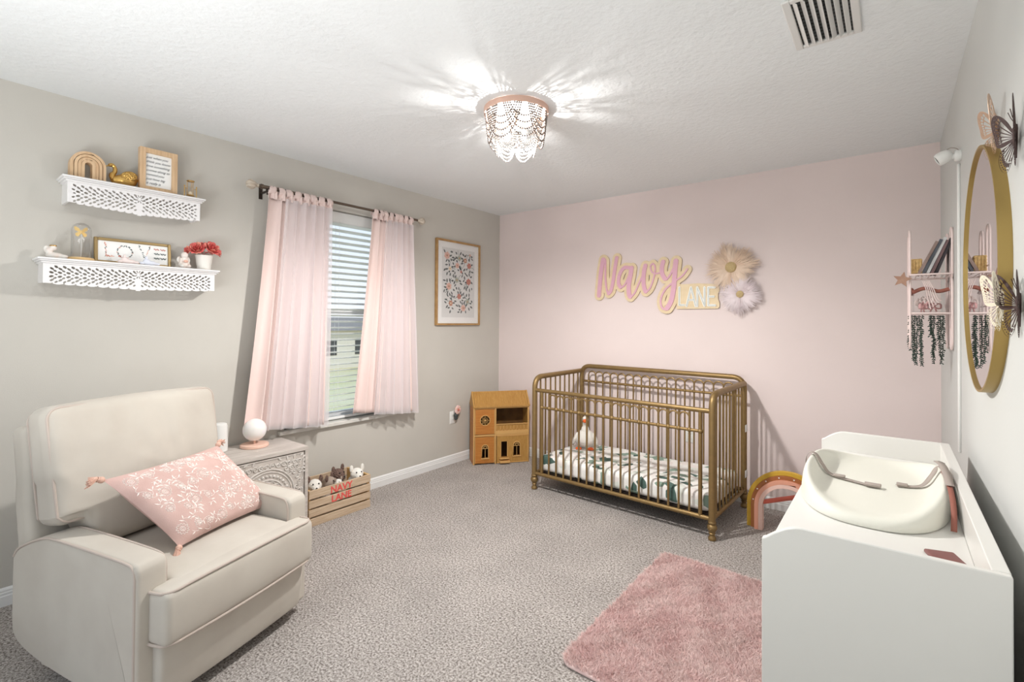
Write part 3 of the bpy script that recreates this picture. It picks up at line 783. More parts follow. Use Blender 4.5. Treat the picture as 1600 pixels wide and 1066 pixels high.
def plush(name, label, loc, rz, body, m1, m2=None, s=1.0, ear=True, cat='stuffed animal'):
    t = thing(name, label, cat, loc, rz, group='stuffed animals in the crate')
    blob('body', [tuple(v*s for v in e) for e in body], m1, t, vox=.007)
    if ear:
        for sg in (-1, 1): blob('ear', [(0.03*s, sg*.040*s, .105*s, .010*s, .015*s, .028*s)], m2 or m1, t, vox=.005)
        for sg in (-1, 1): b = MB(); b.ball((.068*s, sg*.018*s, .085*s), .005*s, n=6); b.build('eye', m_black, t)
        b = MB(); b.ball((.090*s, 0, .060*s), .007*s, n=6); b.build('nose', m_black, t)
    return t
BODY = [(0, 0, 0, .055, .055, .05), (.03, 0, .065, .048, .046, .042), (.068, 0, .052, .028, .024, .02), (.03, .05, -.01, .04, .02, .02), (.03, -.05, -.01, .04, .02, .02)]
plush('stuffed_lamb', 'fluffy white stuffed animal with dark ears, leftmost in the crate', (-3.045, 1.738, .168), -.3, BODY, m_goose, m_brownp)
plush('stuffed_dog', 'taupe stuffed animal lying across the middle of the crate', (-3.095, 1.852, .140), .6, BODY, m_greyp, m_brownp)
plush('stuffed_bear', 'curly dark brown stuffed animal at the back of the crate', (-3.145, 1.955, .160), .2, BODY, m_brownp, m_brownp, 1.05)
plush('stuffed_bunny', 'round white stuffed animal at the right end of the crate', (-3.035, 2.050, .172), -.2, BODY, m_goose, m_goose, 1.0)
plush('stuffed_mouse', 'small white stuffed animal peeking out between the larger ones', (-3.03, 1.900, .168), .1, BODY, m_goose, m_greyp, .62)
for ob_ in (): pass

# ------------------------------------------------------------------ framed flower print
pic = thing('framed_print', 'tall gold framed botanical print of roses and leaves near the corner', 'picture', (LX, 3.279, 1.687))
pw, ph = .292, .395
b = MB()
for a in ((-pw, -pw+.018, -ph, ph), (pw-.018, pw, -ph, ph), (-pw+.018, pw-.018, -ph, -ph+.018), (-pw+.018, pw-.018, ph-.018, ph)): b.box(0.002, .03, a[0], a[1], a[2], a[3])
b.build('frame', m_frame, pic, bevel=.003)
b = MB(); b.box(.004, .016, -pw+.018, pw-.018, -ph+.018, ph-.018); b.build('mat_board', m_paper, pic, smooth=False)
b = MB(); iw, ih = .218, .322; MM = MLW(0, 0, 0)
b.box(.016, .0165, -iw, iw, -ih, ih)
Fl = [(240, 270, 1, 46), (365, 300, 4, 36), (428, 325, 3, 32), (470, 380, 2, 38), (345, 375, 1, 36), (270, 405, 5, 26), (340, 525, 4, 36), (465, 545, 2, 42), (260, 590, 1, 44), (365, 695, 2, 36), (280, 765, 3, 36), (455, 750, 4, 36), (410, 815, 1, 42), (480, 270, 1, 18), (385, 440, 2, 18)]
rnd = random.Random(4); cen_ = []
zz = .0165
for fx, fy, mi, fr in Fl:
    u = (fx-190)/340; yt = 180+(fx-190)*.16; v = (912-fy)/(912-yt); cx, cy = -iw+2*iw*u, -ih+2*ih*v; r = fr/340*2*iw*.62; cen_.append((cx, cy, r))
    a0 = rnd.uniform(0, 6)
    for k in range(6):
        a = a0+k*PI/3; b.prism(leaf(cx+r*.5*math.cos(a), cy+r*.5*math.sin(a), r*1.1, r*.85, a, 5), zz, zz+.0004+.0001*k, M=MM, mi=mi)
    b.prism(circ(cx, cy, r*.28, 10), zz, zz+.0013, M=MM, mi=3 if mi != 3 else 5)
tries = 0; lv = []
while len(lv) < 110 and tries < 4000:
    tries += 1; x, y = rnd.uniform(-iw*.86, iw*.86), rnd.uniform(-ih*.9, ih*.9)
    dmin = min(math.hypot(x-c[0], y-c[1])-c[2] for c in cen_)
    if dmin < .004 or dmin > .055 or any(math.hypot(x-q[0], y-q[1]) < .024 for q in lv): continue
    c = min(cen_, key=lambda c: math.hypot(x-c[0], y-c[1])); a = math.atan2(y-c[1], x-c[0])+rnd.uniform(-.9, .9); lv.append((x, y))
    b.prism(leaf(x, y, rnd.uniform(.03, .044), rnd.uniform(.014, .019), a, 5), zz, zz+.0003, M=MM, mi=6)
for c in cen_[::1]:
    for k in range(2):
        a = rnd.uniform(0, 6.28); b.stroke([(c[0]+c[2]*math.cos(a), c[1]+c[2]*math.sin(a)), (c[0]+(c[2]+.02)*math.cos(a+.3), c[1]+(c[2]+.02)*math.sin(a+.3)), (c[0]+(c[2]+.045)*math.cos(a+.2), c[1]+(c[2]+.045)*math.sin(a+.2))], .0012, zz, zz+.0002, M=MM, mi=6)
b.build('print', [m_print, m_peach, m_terra, m_rust, m_sage, m_creami, m_leafd], pic, smooth=False)
b = MB(); b.box(.0185, .0195, -pw+.018, pw-.018, -ph+.018, ph-.018); b.build('glazing', m_glass, pic, smooth=False)

# wall outlets
def outlet(label, M, plugged=False):
    t = thing('wall_outlet', label, 'outlet'); t.matrix_world = M
    b = MB(); b.rbox(.070, .114, .006, .0025, 2, g=1, M=T(0, 0, .003)); b.build('cover_plate', m_plastic, t)
    b = MB()
    for s_ in (-1, 1): b.rbox(.032, .028, .003, .001, 1, g=1, M=T(0, s_*.02, .007))
    b.build('socket', m_white, t)
    b = MB()
    for s_ in (-1, 1):
        for q in (-.006, .006): b.box(q-.001, q+.001, s_*.02-.004, s_*.02+.004, .0085, .009)
    b.build('slot', m_black, t)
outlet('white wall outlet on the grey wall behind the plug-in air freshener', MLW(LX, 3.225, .43))
outlet('white wall outlet on the pink wall behind the crib', MBW(-1.261, D, .438))
pf = thing('plug_in_freshener', 'small pink floral plug-in air freshener on the grey wall outlet', 'air freshener', (LX+.0095, 3.245, .452))
blob('body', [(.022, 0, 0, .02, .025, .028), (.02, 0, -.028, .016, .02, .02)], m_ventd, pf, vox=.004)
b = MB()
for k in range(7):
    a = 2*PI*k/7; b.ball((.038, .022*math.cos(a)+.006, .05+.024*math.sin(a)), .008, .019, .019, n=8, mi=k % 2)
b.ball((.046, .006, .05), .008, .012, .012, n=8, mi=2)
b.build('flower', [mat('freshener_pink', (238, 200, 196), .5), m_pk, m_terra], pf)

# ------------------------------------------------------------------ dollhouse
dhr = math.atan2(.79, .61)
dl = thing('dollhouse', 'bamboo and wicker dollhouse with pitched roof standing in the corner', 'dollhouse', (-3.040, 3.303, 0), dhr)
DW, DD, DZ, DM, DS = .535, .20, .53, .268, .21
MF = axes((1, 0, 0), (0, 0, 1), (0, -1, 0))          # front drawing plane, w forward
b = MB(); b.box(0, .008, .012, DD, 0, DZ); b.build('side_wall', m_wicker, dl, smooth=False)
b = MB(); b.box(DW-.008, DW, .012, DD, 0, DZ); b.build('side_wall', m_wick2, dl, smooth=False)
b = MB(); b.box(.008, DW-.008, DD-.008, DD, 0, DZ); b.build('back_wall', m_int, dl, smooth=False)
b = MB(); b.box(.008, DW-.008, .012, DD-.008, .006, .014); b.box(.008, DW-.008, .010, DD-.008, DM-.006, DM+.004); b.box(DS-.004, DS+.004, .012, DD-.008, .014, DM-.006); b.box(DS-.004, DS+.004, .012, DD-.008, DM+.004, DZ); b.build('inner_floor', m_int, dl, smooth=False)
b = MB(); b.box(DS-.006, DS+.006, -.002, .012, 0, DZ); b.box(DW-.014, DW, -.002, .012, 0, DZ); b.box(0, .012, -.002, .012, 0, DZ); b.box(.012, DW-.014, -.001, .012, DM-.008, DM+.006); b.box(.012, DW-.014, -.001, .012, DZ-.014, DZ); b.build('post_frame', m_wick3, dl, bevel=.002)
def arched(cx, z0, w, h, n=10): return [(cx-w/2, z0), (cx+w/2, z0)]+circ(cx, z0+h-w/2, w/2, n, 0, PI)
def panel(x0, x1, z0, z1, hole, m, name='door'):
    b = MB(); b.prism([(x0, z0), (x1, z0), (x1, z1), (x0, z1)], -.010, .0, holes=[hole], M=MF); d = b.build(name, m, dl, smooth=False)
    fr = MB()
    for q in ([(x0+.003, z0+.003), (x1-.003, z0+.003), (x1-.003, z1-.003), (x0+.003, z1-.003)], hole): fr.tube([(x, -.001, z) for x, z in q], .0035, 6, closed=True)
    fr.build('panel_trim', m_wick3, d); return d
# upper left door with the rosette window
hc = (.110, .408); hr = .046
d = panel(.014, DS-.008, DM+.008, DZ-.016, circ(hc[0], hc[1], hr, 24), m_wicker)
b = MB()
for k in range(8):
    a = 2*PI*k/8; P = [(hc[0]+r*math.cos(a+o_), -.003, hc[1]+r*math.sin(a+o_)) for r, o_ in ((.008, 0), (.024, .26), (.044, 0), (.024, -.26))]
    b.tube(P, .0022, 5, closed=True)
b.ball((hc[0], -.004, hc[1]), .009, .005, .009, n=8); b.build('rosette', m_wick3, d)
def gothic(par, cx, z0, w, h):
    b = MB(); zc = z0+h-w/2
    b.tube([(cx, -.003, z0), (cx, -.003, zc)], .0026, 5); b.tube([(cx-w/2, -.003, zc-.004), (cx+w/2, -.003, zc-.004)], .0032, 5)
    for a in (35, 65, 90, 115, 145):
        r = math.radians(a); b.tube([(cx+.014*math.cos(r), -.003, zc+.014*math.sin(r)), (cx+w/2*math.cos(r), -.003, zc+w/2*math.sin(r))], .002, 5)
    b.tube([(x, -.003, z) for x, z in circ(cx, zc, .016, 10, 0, PI)], .002, 5)
    b.box(cx-w/2-.008, cx+w/2+.008, -.010, .0, z0-.010, z0-.001)
    b.build('window_lattice', m_wick3, par)
ar = arched(.112, .062, .062, .122)
d = panel(.014, DS-.008, .010, DM-.010, ar, m_wicker); gothic(d, .112, .062, .062, .122)
b = MB(); d2h = [(DS+.052, .062), (DS+.114, .062), (DS+.114, .205), (DS+.052, .205)]; ar2 = arched(DS+.205, .070, .066, .128)
b.prism([(DS+.010, .004), (DW-.004, .004), (DW-.004, DM-.008), (DS+.010, DM-.008)], -.010, 0, holes=[d2h, ar2], M=MF); d = b.build('front_wall', m_wick2, dl, smooth=False)
fr = MB()
for q in ([(DS+.013, .007), (DW-.007, .007), (DW-.007, DM-.011), (DS+.013, DM-.011)], d2h, ar2): fr.tube([(x, -.001, z) for x, z in q], .004, 6, closed=True)
fr.build('panel_trim', m_wick3, d); gothic(d, DS+.205, .070, .066, .128)
b = MB(); b.rbox(.09, .035, .010, .003, 1, g=1, M=T(DS+.083, -.014, .050)); b.rbox(.10, .05, .018, .003, 1, g=1, M=T(DS+.083, -.022, .022)); b.build('door_step', m_wick3, dl)
# balcony
b = MB(); b.box(DS+.006, DW-.014, -.004, .006, DM+.006, DM+.034); b.tube([(DS+.008, 0, DM+.036), (DW-.012, 0, DM+.036)], .0035, 6); b.tube([(DS+.008, 0, DM+.098), (DW-.012, 0, DM+.098)], .0045, 6)
for k in range(9):
    x = DS+.028+.033*k
    b.tube([(x+.014*math.cos(t), 0, DM+.067+.028*math.sin(t)) for t in [2*PI*i/14 for i in range(14)]], .0018, 5, closed=True)
b.build('balcony_railing', m_wick3, dl)
b = MB(); b.box(DS+.006, DW-.014, .006, .008, DM+.036, DM+.096); b.build('balcony_panel', m_wick2, dl, smooth=False)
# roof with gable ends
rh = .655; ry = .105
for x0, x1 in ((-.004, .010), (DW-.010, DW+.006)):
    b = MB(); b.prism([(-.006, DZ-.004), (-.012, DZ+.012), (ry, rh+.012), (DD+.012, DZ+.012), (DD, DZ)], x0, x1, M=MX); b.build('gable', m_wick2, dl, bevel=.002)
b = MB(); Mr = None
for k in range(46):
    x = .012+(DW-.024)*(k+.5)/46; jit = .0012*math.sin(k*2.4)
    b.tube([(x, -.008, DZ+.006+jit), (x, ry, rh+.002+jit)], (DW-.024)/46*.56, 6)
b.tube([(.0, -.006, DZ+.002), (DW, -.006, DZ+.002)], .007, 8)
b.tube([(.0, ry, rh+.004), (DW, ry, rh+.004)], .005, 8)
b.box(.01, DW-.01, -.002, .002, DZ, DZ+.01)
b.build('roof', m_wick2, dl)
b = MB(); b.add([(.01, ry, rh), (DW-.01, ry, rh), (DW-.01, DD+.004, DZ), (.01, DD+.004, DZ), (.01, ry, rh-.006), (DW-.01, ry, rh-.006), (DW-.01, DD+.004, DZ-.006), (.01, DD+.004, DZ-.006)], [(0, 1, 2, 3), (4, 7, 6, 5), (0, 4, 5, 1), (2, 6, 7, 3), (1, 5, 6, 2), (0, 3, 7, 4)]); b.build('rear_roof', m_wick2, dl, smooth=False)

# ------------------------------------------------------------------ crib
cb = thing('crib', 'antique gold metal crib with arched spindle rails against the pink wall', 'crib', (-2.238, 3.150, 0), math.atan2(-.05, 1.372))
CW, CD = 1.372, .70
def arcp(P0, P1, P2, n=8):                          # rounded corner through P1
    P0, P1, P2 = map(Vector, (P0, P1, P2)); return [(1-t)**2*P0+2*t*(1-t)*P1+t*t*P2 for t in [i/n for i in range(n+1)]]
for x in (0, CW):
    b = MB(); P = [(x, 0, .115)]+arcp((x, 0, .80), (x, 0, .885), (x, .085, .888))+[(x, CD, .892)]
    b.tube(P, [.021]*(len(P)-1)+[.019], 16); b.tube([(x, .0, .128), (x, CD, .128)], .014, 12); sf = b.build('side_frame', m_gold, cb, angle=60)
b = MB(); P = [(0, CD, .115)]+arcp((0, CD, .85), (0, CD, .935), (.085, CD, .935))+arcp((CW-.085, CD, .935), (CW, CD, .935), (CW, CD, .85))+[(CW, CD, .115)]
b.tube(P, .019, 16); b.tube([(0, CD, .128), (CW, CD, .128)], .012, 12); b.tube([(.015, CD, .800), (CW-.015, CD, .800)], .010, 12); b.build('back_frame', m_gold, cb, angle=60)
b = MB(); b.tube([(0, 0, .128), (CW, 0, .128)], .014, 12); b.tube([(0, 0, .787), (CW, 0, .787)], .0155, 14)
for x in (.072, CW-.072): b.tube([(x, 0, .128), (x, 0, .785)], .0125, 12)
b.tube([(.072, 0, .655), (CW-.072, 0, .655)], .0105, 12)
for x in (.072, CW-.072): b.ball((x, 0, .655), .017, n=10)
b.build('front_frame', m_gold, cb, angle=60)
foot = None
for x in (0, CW):
    for y in (0, CD):
        if foot is None:
            b = MB(); b.lathe([(.014, 0), (.022, .003), (.024, .012), (.020, .022), (.015, .030), (.017, .040), (.021, .043), (.017, .048), (.020, .056), (.028, .068), (.030, .080), (.026, .092), (.018, .098), (.024, .104), (.024, .112), (.020, .118)], 20)
            foot = b.build('foot', m_gold, cb, loc=(x, y, 0), angle=50)
        else: inst(foot, loc=(x, y, 0))
b = MB(); b.tube([(0, 0, .128), (0, 0, .770)], .0074, 10); b.ball((0, 0, .655), .0160, n=10); sp = b.build('spindle', m_gold, cb, loc=(.140, 0, 0), angle=60)
NSP = 17; x0s = .140; pit = (CW-2*x0s)/(NSP-1)
for k in range(1, NSP): inst(sp, loc=(x0s+pit*k, 0, 0))
b = MB(); r_ = pit/2; zt = .762-r_
b.tube([(r_+r_*math.cos(a), 0, zt+r_*math.sin(a)) for a in [PI*i/12 for i in range(13)]], .0060, 8); ac = b.build('arch', m_gold, cb, loc=(x0s, 0, 0))
for k in range(1, NSP-1): inst(ac, loc=(x0s+pit*k, 0, 0))
b = MB(); b.tube([(0, 0, .128), (0, 0, .858)], .0066, 10); b.ball((0, 0, .80), .0145, n=10); sp2 = b.build('spindle', m_gold, cb, loc=(.07, CD, 0), angle=60)
NB = 18; xb = .07; pb_ = (CW-2*xb)/(NB-1)
for k in range(1, NB): inst(sp2, loc=(xb+pb_*k, CD, 0))
b = MB(); r_ = pb_/2; zt = .890-r_
b.tube([(0, 0, .84)]+[(r_-r_*math.cos(a), 0, zt+r_*math.sin(a)) for a in [PI*i/12 for i in range(13)]]+[(2*r_, 0, .84)], .0060, 8); ac2 = b.build('arch', m_gold, cb, loc=(xb, CD, 0))
for k in range(1, NB-1): inst(ac2, loc=(xb+pb_*k, CD, 0))
b = MB(); b.tube([(0, 0, .128), (0, 0, .885)], .0068, 10); sp3 = b.build('spindle', m_gold, cb, loc=(0, .075, 0), angle=60); first = True
for x in (0, CW):
    for k in range(9):
        if first: first = False; continue
        inst(sp3, loc=(x, .075+.0695*k, 0))
for z in (.575, .25):
    b = MB(); b.rbox(.004, .05, .05, .0015, 1, g=1, M=T(CW+.0195, CD-.02, z)); o = b.build('label_tag', m_plastic, cb); o['label'] = 'white paper tag'
# mattress
mt = thing('crib_mattress', 'crib mattress in a white sheet with green magnolia leaf print', 'mattress', (-2.238, 3.150, 0), math.atan2(-.05, 1.372))
b = MB(); b.rbox(CW-.055, CD-.07, .125, .035, 4, lambda x, y, z: (x, y, z+.006*math.sin(9*x+3)*math.sin(7*y)*(z > 0)), T(CW/2, CD/2, .205), g=10); b.build('fitted_sheet', m_sheet, mt, angle=80)
b = MB(); b.box(.03, CW-.03, .03, CD-.03, .128, .142); b.build('support_board', m_dark, mt, smooth=False)
# goose
gs = thing('stuffed_goose', 'white stuffed goose with orange beak and feet sitting in the crib', 'stuffed animal', (-2.045, 3.62, .268), -1.12)
blob('body', [(0, 0, .075, .070, .078, .080), (-.02, 0, .050, .075, .086, .050), (.012, 0, .145, .034, .034, .05), (.018, 0, .195, .022, .022, .05), (.020, 0, .238, .028, .026, .030)], m_goose, gs, vox=.006)
for s_ in (-1, 1): blob('wing', [(0.0, s_*.084, .072, .034, .016, .058, RXm(s_*.35))], m_goose, gs, vox=.005)
blob('beak', [(.050, 0, .232, .026, .021, .016)], m_orange, gs, vox=.004, sm=2)
for s_ in (-1, 1): blob('foot', [(.075, s_*.050, .010, .024, .026, .010), (.092, s_*.066, .009, .012, .010, .008), (.096, s_*.048, .009, .013, .010, .008), (.090, s_*.032, .009, .012, .010, .008)], m_orange, gs, vox=.004, sm=2)
b = MB()
for s_ in (-1, 1): b.ball((.038, s_*.019, .245), .0035, n=6)
b.build('eye', m_black, gs)

# ------------------------------------------------------------------ name sign on the pink wall
SIGN = {
'N1':(0.0195,[(-2.06, 1.569), (-2.052, 1.661), (-2.04, 1.778), (-2.02, 1.887)]),
'N2':(0.0082,[(-2.017, 1.893), (-1.998, 1.877), (-1.998, 1.808), (-1.996, 1.711), (-1.984, 1.62), (-1.966, 1.58)]),
'N3':(0.0155,[(-1.966, 1.583), (-1.943, 1.608), (-1.923, 1.687), (-1.906, 1.797), (-1.888, 1.893)]),
'a1':(0.0155,[(-1.774, 1.799), (-1.816, 1.801), (-1.849, 1.767), (-1.868, 1.716), (-1.869, 1.663), (-1.852, 1.634)]),
'a2':(0.0075,[(-1.849, 1.631), (-1.815, 1.651), (-1.782, 1.711), (-1.755, 1.782)]),
'a3':(0.0195,[(-1.75, 1.795), (-1.76, 1.731), (-1.775, 1.649), (-1.772, 1.577), (-1.762, 1.551)]),
'a4':(0.0069,[(-1.757, 1.543), (-1.721, 1.58), (-1.689, 1.646), (-1.658, 1.71)]),
'v1':(0.0175,[(-1.626, 1.807), (-1.638, 1.755), (-1.643, 1.684), (-1.636, 1.623), (-1.623, 1.59)]),
'v2':(0.0065,[(-1.617, 1.585), (-1.589, 1.611), (-1.563, 1.67), (-1.545, 1.739), (-1.543, 1.794), (-1.561, 1.82)]),
'v3':(0.0060,[(-1.561, 1.82), (-1.579, 1.806), (-1.579, 1.771), (-1.563, 1.745), (-1.532, 1.735), (-1.497, 1.742)]),
'y1':(0.0175,[(-1.473, 1.828), (-1.484, 1.785), (-1.482, 1.733), (-1.459, 1.69)]),
'y2':(0.0075,[(-1.446, 1.681), (-1.418, 1.714), (-1.382, 1.783)]),
'y3':(0.0195,[(-1.368, 1.828), (-1.376, 1.753), (-1.381, 1.666), (-1.391, 1.575), (-1.409, 1.499), (-1.438, 1.448)]),
'y4':(0.0075,[(-1.446, 1.435), (-1.48, 1.451), (-1.493, 1.5), (-1.483, 1.552), (-1.449, 1.607), (-1.402, 1.647)]),
'y5':(0.0065,[(-1.361, 1.674), (-1.321, 1.701), (-1.296, 1.728), (-1.277, 1.757)]),
}
LANE = [[(-1.341, 1.613), (-1.341, 1.472), (-1.303, 1.471)], [(-1.283, 1.463), (-1.249, 1.61), (-1.212, 1.462)], [(-1.271, 1.511), (-1.225, 1.51)],
[(-1.2, 1.462), (-1.2, 1.608), (-1.145, 1.464), (-1.145, 1.606)], [(-1.068, 1.603), (-1.117, 1.605), (-1.117, 1.466), (-1.066, 1.465)], [(-1.117, 1.534), (-1.077, 1.533)]]
sg_ = thing('name_sign', 'layered wooden cursive name sign in pink and plywood on the pink wall', 'sign', (-1.6, D, 1.66))
def sh2(P): return [(x+1.6, z-1.66) for x, z in P]
b = MB(); Mw = MBW(0, 0, 0)
for k_, (w, P) in SIGN.items(): b.stroke(sh2(P), max(w+.026, .034), .004, .016, M=Mw)
b.prism(sh2([(-1.365, 1.44), (-1.05, 1.440), (-1.036, 1.452), (-1.036, 1.49), (-1.046, 1.512), (-1.046, 1.555), (-1.036, 1.575), (-1.038, 1.615), (-1.05, 1.628), (-1.20, 1.640), (-1.30, 1.638), (-1.365, 1.64)]), .004, .0160, M=Mw)
b.build('backing', m_signw, sg_, angle=30)
for wd_, ks, mm in (('cursive_lettering', list(SIGN), m_signp),):
    b = MB()
    for k_ in ks: w, P = SIGN[k_]; b.stroke(sh2(P), w, .012, .0235, M=Mw)
    b.build(wd_, mm, sg_, angle=30)
b = MB()
for P in LANE:
    for i in range(len(P)-1): b.stroke(sh2(P[i:i+2]), .0088, .012, .0215, M=Mw, smooth=False)
cl_ = b.build('capital_lettering', m_signwh, sg_, angle=30)
b = MB()
for P in LANE:
    for i in range(len(P)-1): b.stroke(sh2(P[i:i+2]), .0030, .021, .0238, M=Mw, smooth=False)
b.build('silver_inlay', m_silver, cl_, angle=30)

# fur flowers
def furflower(label, cx, cz, R, rc, m1, seed, npet, ang=None):
    t = thing('fur_flower', label, 'wall decoration', (cx, D, cz), group='fluffy flowers on the pink wall'); rnd = random.Random(seed)
    for p in range(npet):
        a0 = 2*PI*p/npet+rnd.uniform(-.12, .12); L = R*rnd.uniform(.86, 1.08); b = MB()
        for k in range(80):
            da = rnd.gauss(0, .30); l = L*rnd.uniform(.62, 1.06)*(1-.28*abs(da)); a = a0+da*.45; c = rnd.uniform(-1, 1)*.5+da*1.5
            y0 = rnd.uniform(.004, .02); P = []
            for i in range(5):
                s_ = i/4; aa = a+c*.16*s_*s_; r = .01+l*s_
                P.append((r*math.cos(aa), -(.012+y0+.030*math.sin(PI*.75*s_)), r*math.sin(aa)))
            b.tube(P, [.0022, .0030, .0026, .0018, .0005], 3)
        b.build('petal', m1, t, angle=80)
    b = MB(); b.ball((0, -.052, 0), rc, rc*.45, rc, n=14); b.build('flower_center', mat('seed_gold', (222, 198, 148), .6, .3, bump=1, bscale=180, kind='voronoi', bdist=.006), t)
    return t
furflower('larger peach fluffy flower with gold centre, upper of the two on the pink wall', -.946, 1.748, .185, .040, m_furp, 2, 16)
furflower('smaller blush white fluffy flower with gold centre below the peach one', -.883, 1.544, .150, .026, m_furw, 9, 16)
# ------------------------------------------------------------------ fretwork wall shelves
def wallshelf(label, y0, y1, zt, ph, group='white fretwork wall shelves'):
    yc = (y0+y1)/2; t = thing('wall_shelf', label, 'shelf', (LX, yc, zt), group=group); L = (y1-y0)/2
    fx = .127                                          # front panel depth
    b = MB()
    b.box(0, fx+.022, -L, L, -.010, 0); b.box(0, fx+.016, -L+.006, L-.006, -.017, -.010); b.box(0, fx+.008, -L+.014, L-.014, -.026, -.017)
    b.build('top_board', m_shelf, t, bevel=.003)
    hp = L-.022; zb = -.026-ph
    o = [(-hp, -.026), (-hp, zb+.014), (-hp+.03, zb+.014)]
    ns = 8; sw = (hp-.03)/ns
    for side in (-1, 1):
        seq = range(ns) if side < 0 else range(ns-1, -1, -1)
        for k in seq:
            # scallops dipping a little more toward the middle
            dip = zb+.012-.012*(k/ns); xa = -hp+.03+sw*k; xs = [xa, xa+sw*.5, xa+sw*.92, xa+sw]; zs = [dip+.004, dip-.002, dip-.004, dip+.002]
            pts = list(zip(xs, zs))
            if side > 0: pts = [(-x, z) for x, z in pts][::-1]
            o += pts if side < 0 else pts
        if side < 0: o += [(-.006, zb-.006), (0, zb-.010), (.006, zb-.006)]
    o += [(hp-.03, zb+.014), (hp, zb+.014), (hp, -.026)]
    # pierced sheet: fine cells, leaf shaped openings left out
    cs_ = .0013; pc = .0300; zm = (-.026+zb)/2-.002; s_ = ph/.105; L_ = []
    LV = ((0, .039, .019, .0080, -40), (.015, .030, .020, .0072, -36), (.004, .020, .016, .0066, -26), (.017, .012, .020, .0082, -18), (.0, .0035, .013, .0050, -5), (.017, -.007, .020, .0082, 16), (.004, -.014, .016, .0066, 24), (.015, -.024, .020, .0072, 36), (0, -.032, .016, .0066, 40))
    for side in (-1, 1):
        for k in range(int((hp-.026)/pc)+1):
            for (du, dv, l, w, an) in LV:
                uu = side*(.017+pc*k+du)
                if abs(uu)+l/2 > hp-.010: continue
                L_.append((uu, zm+dv*s_, l*.84, w*1.30, -math.radians(an*side)))
    for k in range(8): a_ = math.radians(45*k+22); L_.append((.012*math.cos(a_), zm+.026+.016*math.sin(a_), .014, .0048, a_))
    nu_ = int(2*hp/cs_); nv_ = int((-.026-(zb-.012))/cs_)
    U_ = -hp+cs_*(np.arange(nu_)+.5); V_ = -.026-cs_*(np.arange(nv_)+.5); UU, VV2 = np.meshgrid(U_, V_, indexing='ij'); keep_ = np.ones_like(UU, bool)
    for (cu_, cv_, l, w, an) in L_:
        x_ = (UU-cu_)*math.cos(an)+(VV2-cv_)*math.sin(an); y_ = -(UU-cu_)*math.sin(an)+(VV2-cv_)*math.cos(an)
        keep_ &= ~((np.abs(x_) < l/2) & (np.abs(y_) < w/2*np.sqrt(np.clip(1-(x_/(l/2))**2, 0, 1))))
    aU = np.abs(UU); dip_ = zb+.012-.012*(1-aU/hp); fr_ = ((hp-.03-aU)/sw) % 1.0
    low = np.where(aU > hp-.03, zb+.012, dip_-.004*np.sin(PI*fr_)+.004*(fr_ < .12)); low = np.where(aU < .009, zb-.008, low); keep_ &= VV2 > low
    vid_ = {}; VX = []; FX = []
    def gv(i, j):
        if (i, j) not in vid_: vid_[(i, j)] = len(VX); VX.append((fx-.004, -hp+cs_*i, -.026-cs_*j))
        return vid_[(i, j)]
    for i, j in zip(*np.nonzero(keep_)): FX.append((gv(i, j+1), gv(i+1, j+1), gv(i+1, j), gv(i, j)))
    b = MB(); b.add(VX, FX); b.build('fretwork_panel', m_shelf, t, smooth=False, solid=.008, recalc=False)
    for ya in (-hp, hp-.010): b = MB(); b.box(0, fx-.008, ya, ya+.010, zb+.014, -.026); b.build('side_bracket', m_shelf, t, smooth=False)
    return t
S1Z, S2Z = 2.020, 1.618
wallshelf('shorter white fretwork wall shelf, the upper one above the recliner', .476, 1.086, S1Z, .112)
wallshelf('longer white fretwork wall shelf, the lower one holding the dome and roses', .396, 1.166, S2Z, .105)
sx = -3.165
# --- upper shelf
rb = thing('wooden_rainbow', 'pale wood nesting rainbow arch on the upper wall shelf', 'ornament', (sx, .580, S1Z))
for i, ro in enumerate((.069, .054, .040, .027)):
    ri = ro-.0125; zs = .074; dd = .024-.0*i
    o = [(-ro, 0), (-ro, zs)]+[(x, z) for x, z in circ(0, zs, ro, 18, PI, 0)][1:-1]+[(ro, zs), (ro, 0), (ri, 0), (ri, zs)]+[(x, z) for x, z in circ(0, zs, ri, 18, 0, PI)][1:-1]+[(-ri, zs), (-ri, 0)]
    b = MB(); b.prism(o, -dd, dd+.003*(i % 2), M=MLW(0, 0, 0)); b.build('arch', m_lightwood, rb, angle=40, bevel=.0022)
sw = thing('gold_swan', 'brass swan figurine beside the wooden rainbow on the upper shelf', 'figurine', (sx, .725, S1Z), PI/2)
# local +X runs along the wall, the swan faces -X
blob('body', [(0.008, 0, .036, .050, .034, .033), (.022, 0, .050, .036, .030, .030), (-.030, 0, .032, .024, .022, .024), (.056, 0, .050, .016, .010, .008)], m_brass, sw, vox=.0045)
b = MB(); b.tube(spl([(-.036, 0, .026), (-.048, 0, .050), (-.036, 0, .075), (-.038, 0, .098), (-.050, 0, .107), (-.062, 0, .098)], 5), [.015]*3+[.013]*5+[.010]*6+[.0085]*5+[.009]*5+[.0065, .004], 10); b.ball((-.053, 0, .104), .011, .008, .0085, n=8)
b.tube([(-.060, 0, .101), (-.078, 0, .093)], [.0045, .001], 6); b.build('neck', m_brass, sw)
for s_ in (-1, 1): blob('wing', [(.018, s_*.026, .058, .038, .012, .027, RYm(-.25)), (.040, s_*.018, .060, .016, .008, .014)], m_brassS, sw, vox=.004)
fr = thing('script_frame', 'light wood box frame with black handwritten quote on the upper shelf', 'picture frame', (sx+.012, .873, S1Z))
b = MB(); fw, fh = .086, .232
for a in ((-fw, -fw+.026, 0, fh), (fw-.026, fw, 0, fh), (-fw+.026, fw-.026, 0, .026), (-fw+.026, fw-.026, fh-.026, fh)): b.box(-.018, .018, a[0], a[1], a[2], a[3])
b.build('frame', m_lightwood, fr, bevel=.001)
